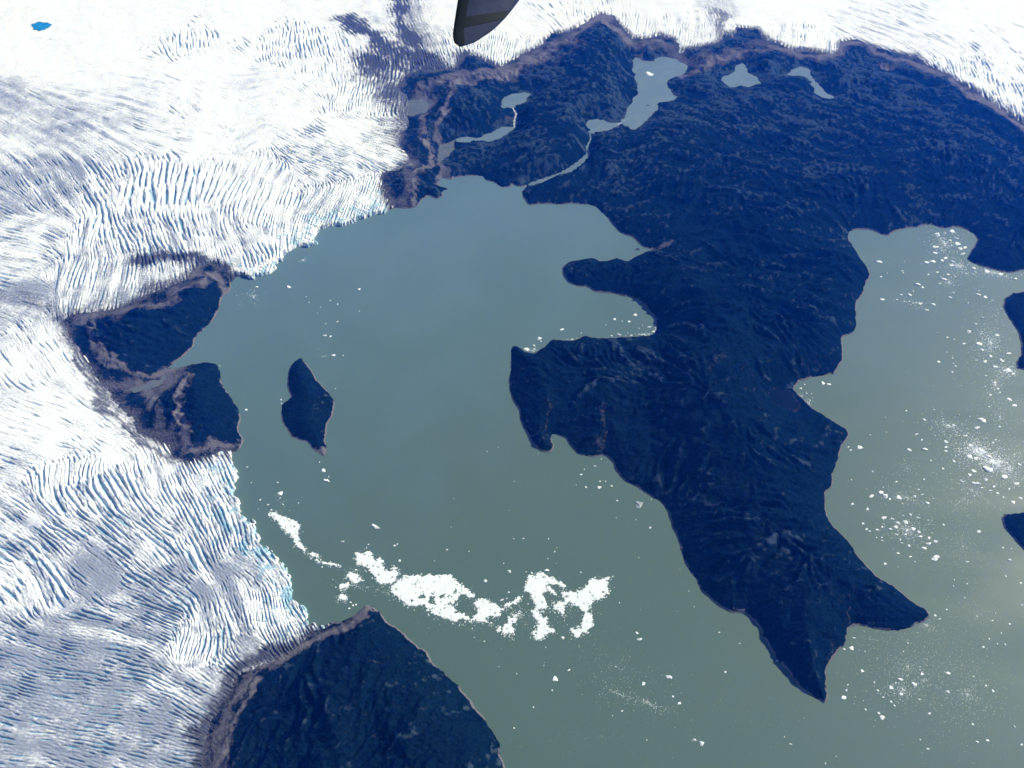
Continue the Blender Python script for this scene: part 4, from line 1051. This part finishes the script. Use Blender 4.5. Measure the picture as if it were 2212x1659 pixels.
# the floe and islet on the mountain lake, an islet in the far bay
X0, Y0 = at(737.33 + 1995 / 3, 478 / 3, 96)
o = new_obj('ice_floe', BV[1][0]); o.location = (X0, Y0, 96); sz = 18 * metres_per_unit(160); o.scale = (sz, sz * 1.3, sz * .25)
tag(o, 'round white ice floe on the large lake high on the far land', 'ice floe')
M_ISLET = plain_material('dark_rock', (.035, .04, .05), .9, .1, (.3, 2., .6), (.05, (.09, .085, .09)))
for x, y, z, s, lab in [(737.33 + 1988 / 3, 683 / 3, 96, 6, 'tiny dark islet in the narrow end of the large high lake'), (737.33 + 1920 / 3, 1615 / 3, 0, 11, 'low grey islet in the tip of the far bay'), (737.33 + 350 / 3 + 737.33, 545 / 3, 110, 4, 'tiny dark rock in the three-armed high lake'), (737.33 + 1490 / 3, 1105 / 3, 12, 11, 'small dark wooded islet dividing the milky river')]:
    me = BV[4][0].copy(); me.materials.clear(); me.materials.append(M_ISLET)
    o = new_obj('islet', me); wx, wy = at(x, y, z); w = s * metres_per_unit(y)
    o.location = (wx, wy, z); o.scale = (w, w * 1.1, w * .5)
    tag(o, lab, 'islet')

# brash: crumbs of ice nobody could count
CLOUDS = [
    (2120, 720, 55, 150, 8, 130, .6, 1.7), (2080, 1080, 120, 150, 15, 150, .6, 1.7), (2000, 1470, 190, 110, 5, 110, .6, 1.8), (2160, 900, 60, 120, 15, 110, .6, 1.8), (1960, 1010, 50, 40, 20, 30, .6, 1.6),   # centre, radii, tilt (deg), pieces, size range (view units)
    (547, 640, 26, 22, 0, 150, .5, 1.6), (655, 562, 10, 6, 10, 40, .6, 2.2), (610, 1090, 40, 30, 30, 40, .6, 1.8),
    (1340, 1500, 95, 22, 24, 260, .5, 1.7), (1400, 1518, 40, 10, 28, 120, .6, 2.0), (1330, 1440, 150, 80, 20, 420, .4, 1.2), (1440, 1530, 60, 40, 20, 60, .5, 1.3),
    (1000, 1350, 140, 40, 15, 160, .4, 1.2), (1120, 1330, 70, 30, 10, 240, .6, 2.0), (1210, 1310, 60, 50, 0, 220, .6, 2.0), (760, 1265, 60, 8, 8, 90, .6, 1.8), (765, 1235, 30, 10, 0, 60, .7, 2.2), (950, 1300, 90, 30, 20, 120, .6, 2.0), (830, 1280, 50, 12, 12, 60, .6, 1.6),
    (1390, 722, 40, 4, -3, 90, .7, 2.4), (1418, 708, 5, 16, 10, 50, .7, 2.6), (1150, 757, 22, 6, 0, 50, .6, 2.2), (1235, 733, 22, 4, -5, 40, .6, 2.0),
    (2040, 525, 40, 28, 20, 160, .6, 2.2), (2070, 575, 60, 25, 15, 160, .6, 2.2), (2050, 610, 40, 30, -30, 90, .6, 2.0), (2150, 590, 50, 12, 12, 120, .6, 2.0),
    (2140, 740, 50, 70, 20, 320, .5, 2.0), (2175, 800, 25, 20, 0, 110, .6, 2.4), (2150, 830, 25, 50, 25, 120, .5, 1.8), (1980, 655, 60, 20, 5, 70, .5, 1.5),
    (2110, 975, 75, 38, 22, 620, .6, 2.4), (2150, 1000, 60, 25, 22, 420, .6, 2.4), (2050, 920, 60, 20, 15, 180, .5, 1.8), (2180, 1010, 40, 60, 25, 220, .6, 2.0), (2100, 1060, 90, 30, 25, 130, .5, 1.6),
    (1960, 1075, 90, 30, 10, 150, .5, 1.6), (1960, 1145, 60, 35, 10, 220, .5, 2.0), (2080, 1180, 110, 90, 0, 240, .4, 1.1), (1745, 872, 12, 14, 45, 110, .6, 2.0), (1730, 855, 18, 8, 30, 50, .6, 1.6),
    (1960, 1440, 140, 100, 10, 420, .4, 1.2), (2090, 1500, 110, 120, 10, 360, .4, 1.4), (2000, 1350, 40, 12, 25, 60, .5, 1.6), (1950, 1490, 50, 40, 20, 120, .5, 1.8), (2110, 1330, 90, 90, 0, 130, .4, 1.1), (1880, 1380, 50, 15, 10, 60, .5, 1.3),
    (1300, 1590, 250, 80, 5, 200, .35, .9), (1650, 1560, 160, 90, 5, 110, .35, 1.0), (1500, 1600, 30, 10, 10, 30, .6, 1.6), (700, 700, 30, 120, 0, 40, .4, 1.2), (700, 770, 20, 4, 0, 30, .5, 1.6), (1400, 1030, 60, 30, 25, 40, .4, 1.0),
]
cv, cf = [], []
def crumb(x, y, s, k):
    wx, wy = at(x, y)
    w = s * metres_per_unit(y)
    a = random.uniform(0, 6.28); n = 6
    base = len(cv)
    e = random.uniform(.45, .9)
    for r, z in ((.55, -.25), (.42, .16)):
        for i in range(n):
            t = 2 * math.pi * i / n
            rr = w * r * random.uniform(.7, 1.25)
            px, py = rr * math.cos(t), rr * math.sin(t) * e
            cv.append((wx + px * math.cos(a) - py * math.sin(a), wy + px * math.sin(a) + py * math.cos(a), z * w * random.uniform(.6, 1.3)))
    cv.append((wx, wy, w * random.uniform(.12, .32)))
    for i in range(n):
        j = (i + 1) % n
        cf.append((base + i, base + j, base + n + j)); cf.append((base + i, base + n + j, base + n + i)); cf.append((base + n + i, base + n + j, base + 2 * n))
cand = []
for poly, n_ in RAFTS:
    for _ in range(n_):
        i = random.randrange(len(poly)); q = random.random()
        a_, b_ = poly[i], poly[(i + 1) % len(poly)]
        r_ = abs(random.gauss(0, 5.0)); an = random.uniform(0, 6.283)
        cand.append((a_[0] + (b_[0] - a_[0]) * q + r_ * math.cos(an), a_[1] + (b_[1] - a_[1]) * q + r_ * math.sin(an) + random.uniform(0, 5), .7 + 2.6 * random.random() ** 2.5))
for x, y, rx, ry, tl, n, s0, s1 in CLOUDS:
    if x > 1900: n = int(n * 3.4)
    for _ in range(n):
        a = random.uniform(0, 6.283); q = abs(random.gauss(0, .6))
        px, py = q * rx * math.cos(a), q * ry * math.sin(a)
        t = math.radians(tl)
        cand.append((x + px * math.cos(t) - py * math.sin(t), y + px * math.sin(t) + py * math.cos(t), s0 + (s1 - s0) * random.random() ** 2.2))
ca_ = np.array(cand)
cxw, cyw = at(ca_[:, 0], ca_[:, 1])
okc = sdf(lake_poly, cxw, cyw) < -8
for p in ISLANDS:
    okc &= sdf(pts(p), cxw, cyw) > 8
for (x, y, s), k in zip(cand, okc):
    if k: crumb(x, y, s * 1.25, 0)
for x, y, s in crumbs:
    crumb(x, y, s * 1.2, 0)
me = new_mesh('brash_ice', cv, cf, M_BERG, None, False)
tag(new_obj('brash_ice', me), 'scattered crumbs of white brash ice drifting over the lake', 'brash ice', kind='stuff')

# ------------------------------------------------------------------ the aircraft's winglet, close by, hanging in from above
FWD = np.array([0, CP, -SP]); UP = np.array([0, SP, CP]); RT = np.array([1.0, 0, 0])
WD = 12.0
def wl(px, py):   # outline spot (4032-wide photograph) on the winglet's own upright plane 12 m out
    return (px - 2016) / 2016 * TW * WD, (1512 - py) / 2016 * TW * WD
LEFT = [(1812, 207), (1797, 200), (1790, 188), (1787, 163), (1790, 140), (1797, 90), (1804, 45), (1811, 0), (1822, -75), (1850, -260), (1885, -480)]
RIGHT = [(1820, 206), (1840, 198), (1871, 184), (1926, 141), (1945, 124), (1980, 87), (2012, 45), (2043, 0), (2092, -75), (2190, -260), (2290, -480)]
yl = np.array([wl(*p)[1] for p in LEFT]); xl = np.array([wl(*p)[0] for p in LEFT])
yr = np.array([wl(*p)[1] for p in RIGHT]); xr = np.array([wl(*p)[0] for p in RIGHT])
def chord(h):
    return np.interp(h, yl, xl), np.interp(h, yr, xr)
def surf(h, t, side, lift=0.0):
    a, b = chord(h)
    c = b - a
    th = .11 * c * (2.2 * math.sqrt(max(t, 0)) * (1 - t) ** .9 + .04) * .5 + lift
    p = np.array([0, 0, ALT], float) + RT * (a + c * t) + UP * h + FWD * (WD - side * th + .25 * (a + c * t))
    return p
h0, h1 = wl(0, 206.5)[1], wl(0, -480)[1]
M_PAINT = plain_material('winglet_paint', (.020, .030, .075), .42, .35, (14., .004, .35), (3., (.032, .044, .095)))
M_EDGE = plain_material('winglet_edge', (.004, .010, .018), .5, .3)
rows = np.concatenate([np.linspace(0, .12, 8), np.linspace(.15, 1, 22)]) * (h1 - h0) + h0
ts = np.concatenate([[0], np.linspace(.01, .12, 5), np.linspace(.2, 1, 11)])
wroot = bpy.data.objects.new('winglet', None); coll.objects.link(wroot)
wroot.location = tuple(surf(h1, .5, 0))
tag(wroot, 'dark blue-grey aircraft winglet hanging in from the top edge', 'winglet')
off = np.array(wroot.location)
v, f = [], []
ring = [(t, 1) for t in ts] + [(t, -1) for t in ts[::-1]]
for h in rows:
    for t, sd in ring:
        v.append(surf(h, t, sd) - off)
n = len(ring)
for r in range(len(rows) - 1):
    for i in range(n):
        j = (i + 1) % n
        f.append((r * n + i, r * n + j, (r + 1) * n + j, (r + 1) * n + i))
f.append(tuple(range(n))[::-1]); f.append(tuple((len(rows) - 1) * n + i for i in range(n)))
poly_obj('blade', v, f, M_PAINT, wroot, True)
def patch(name, fn0, fn1, hs, mat, label=None):
    v, f = [], []; K = 9
    for h in hs:
        for i in range(K):
            t = fn0(h) + (fn1(h) - fn0(h)) * i / (K - 1)
            v.append(surf(h, t, 1, .004) - off)
    for r in range(len(hs) - 1):
        for i in range(K - 1):
            a = r * K + i
            f.append((a, a + K, a + K + 1, a + 1))
    o = poly_obj(name, v, f, mat, wroot, True)
    if label: o['label'] = label
    return o
EX = lambda h: np.interp(h, *zip(*[(wl(0, yy)[1], wl(xx, 0)[0]) for xx, yy in [(1822, 206), (1830, 195), (1834, 186), (1829, 150), (1838, 90), (1849, 30), (1856, -20), (1890, -260), (1930, -480)]]))
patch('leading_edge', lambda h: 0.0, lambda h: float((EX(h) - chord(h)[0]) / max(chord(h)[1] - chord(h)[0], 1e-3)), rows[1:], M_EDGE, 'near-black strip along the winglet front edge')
def band(pl, pr, hw0, hw1):   # a slanted dark band from the edge strip to the rear edge
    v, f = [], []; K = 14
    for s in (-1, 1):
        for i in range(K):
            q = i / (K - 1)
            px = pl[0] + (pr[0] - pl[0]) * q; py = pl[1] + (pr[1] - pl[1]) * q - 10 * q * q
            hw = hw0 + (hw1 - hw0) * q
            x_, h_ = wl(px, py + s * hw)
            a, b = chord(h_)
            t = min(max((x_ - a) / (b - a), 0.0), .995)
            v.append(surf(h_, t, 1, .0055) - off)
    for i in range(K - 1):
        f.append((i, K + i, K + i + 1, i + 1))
    o = poly_obj('dark_band', v, f, M_EDGE, wroot, True)
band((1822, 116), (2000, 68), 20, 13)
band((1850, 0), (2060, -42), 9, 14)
# the wing the winglet hangs from, above the frame
v, f = [], []
prof = [(-.3, 0), (0, .16), (.6, .22), (1.4, .12), (2.1, 0), (1.4, -.05), (.6, -.09), (0, -.07)]
base = surf(h1, .5, 0) - off
for k, (sx, sc, up) in enumerate([(-.5, .8, 0), (1.5, 1.0, .05), (9, 1.6, .4)]):
    for y_, z_ in prof:
        v.append(base + np.array([sx, y_ * sc + .25 * k, z_ * sc + up + .05]))
n = len(prof)
for r in range(2):
    for i in range(n):
        j = (i + 1) % n
        f.append((r * n + i, r * n + j, (r + 1) * n + j, (r + 1) * n + i))
f.append(tuple(range(n))[::-1]); f.append(tuple(2 * n + i for i in range(n)))
poly_obj('wing', v, f, M_PAINT, wroot, True)

# ------------------------------------------------------------------ blue air between the camera and the far land
me = bpy.data.meshes.new('haze')
s, zb, zt = 62000.0, -90.0, 6200.0
me.from_pydata([(x, y, z) for z in (zb, zt) for x, y in ((-s, -s), (s, -s), (s, s), (-s, s))], [],
               [(3, 2, 1, 0), (4, 5, 6, 7), (0, 1, 5, 4), (1, 2, 6, 5), (2, 3, 7, 6), (3, 0, 4, 7)])
hm = bpy.data.materials.new('haze'); hm.use_nodes = True
nt = hm.node_tree; nt.nodes.clear()
out = nt.nodes.new('ShaderNodeOutputMaterial'); pv = nt.nodes.new('ShaderNodeVolumePrincipled')
pv.inputs['Color'].default_value = (.008, .135, 1.0, 1)
pv.inputs['Absorption Color'].default_value = (1, 1, 1, 1)
pv.inputs['Density'].default_value = 2.45e-5
pv.inputs['Anisotropy'].default_value = 0.55
nt.links.new(pv.outputs['Volume'], out.inputs['Volume'])
me.materials.append(hm)
tag(new_obj('haze', me), 'blue air veiling the far land', 'haze', kind='stuff')
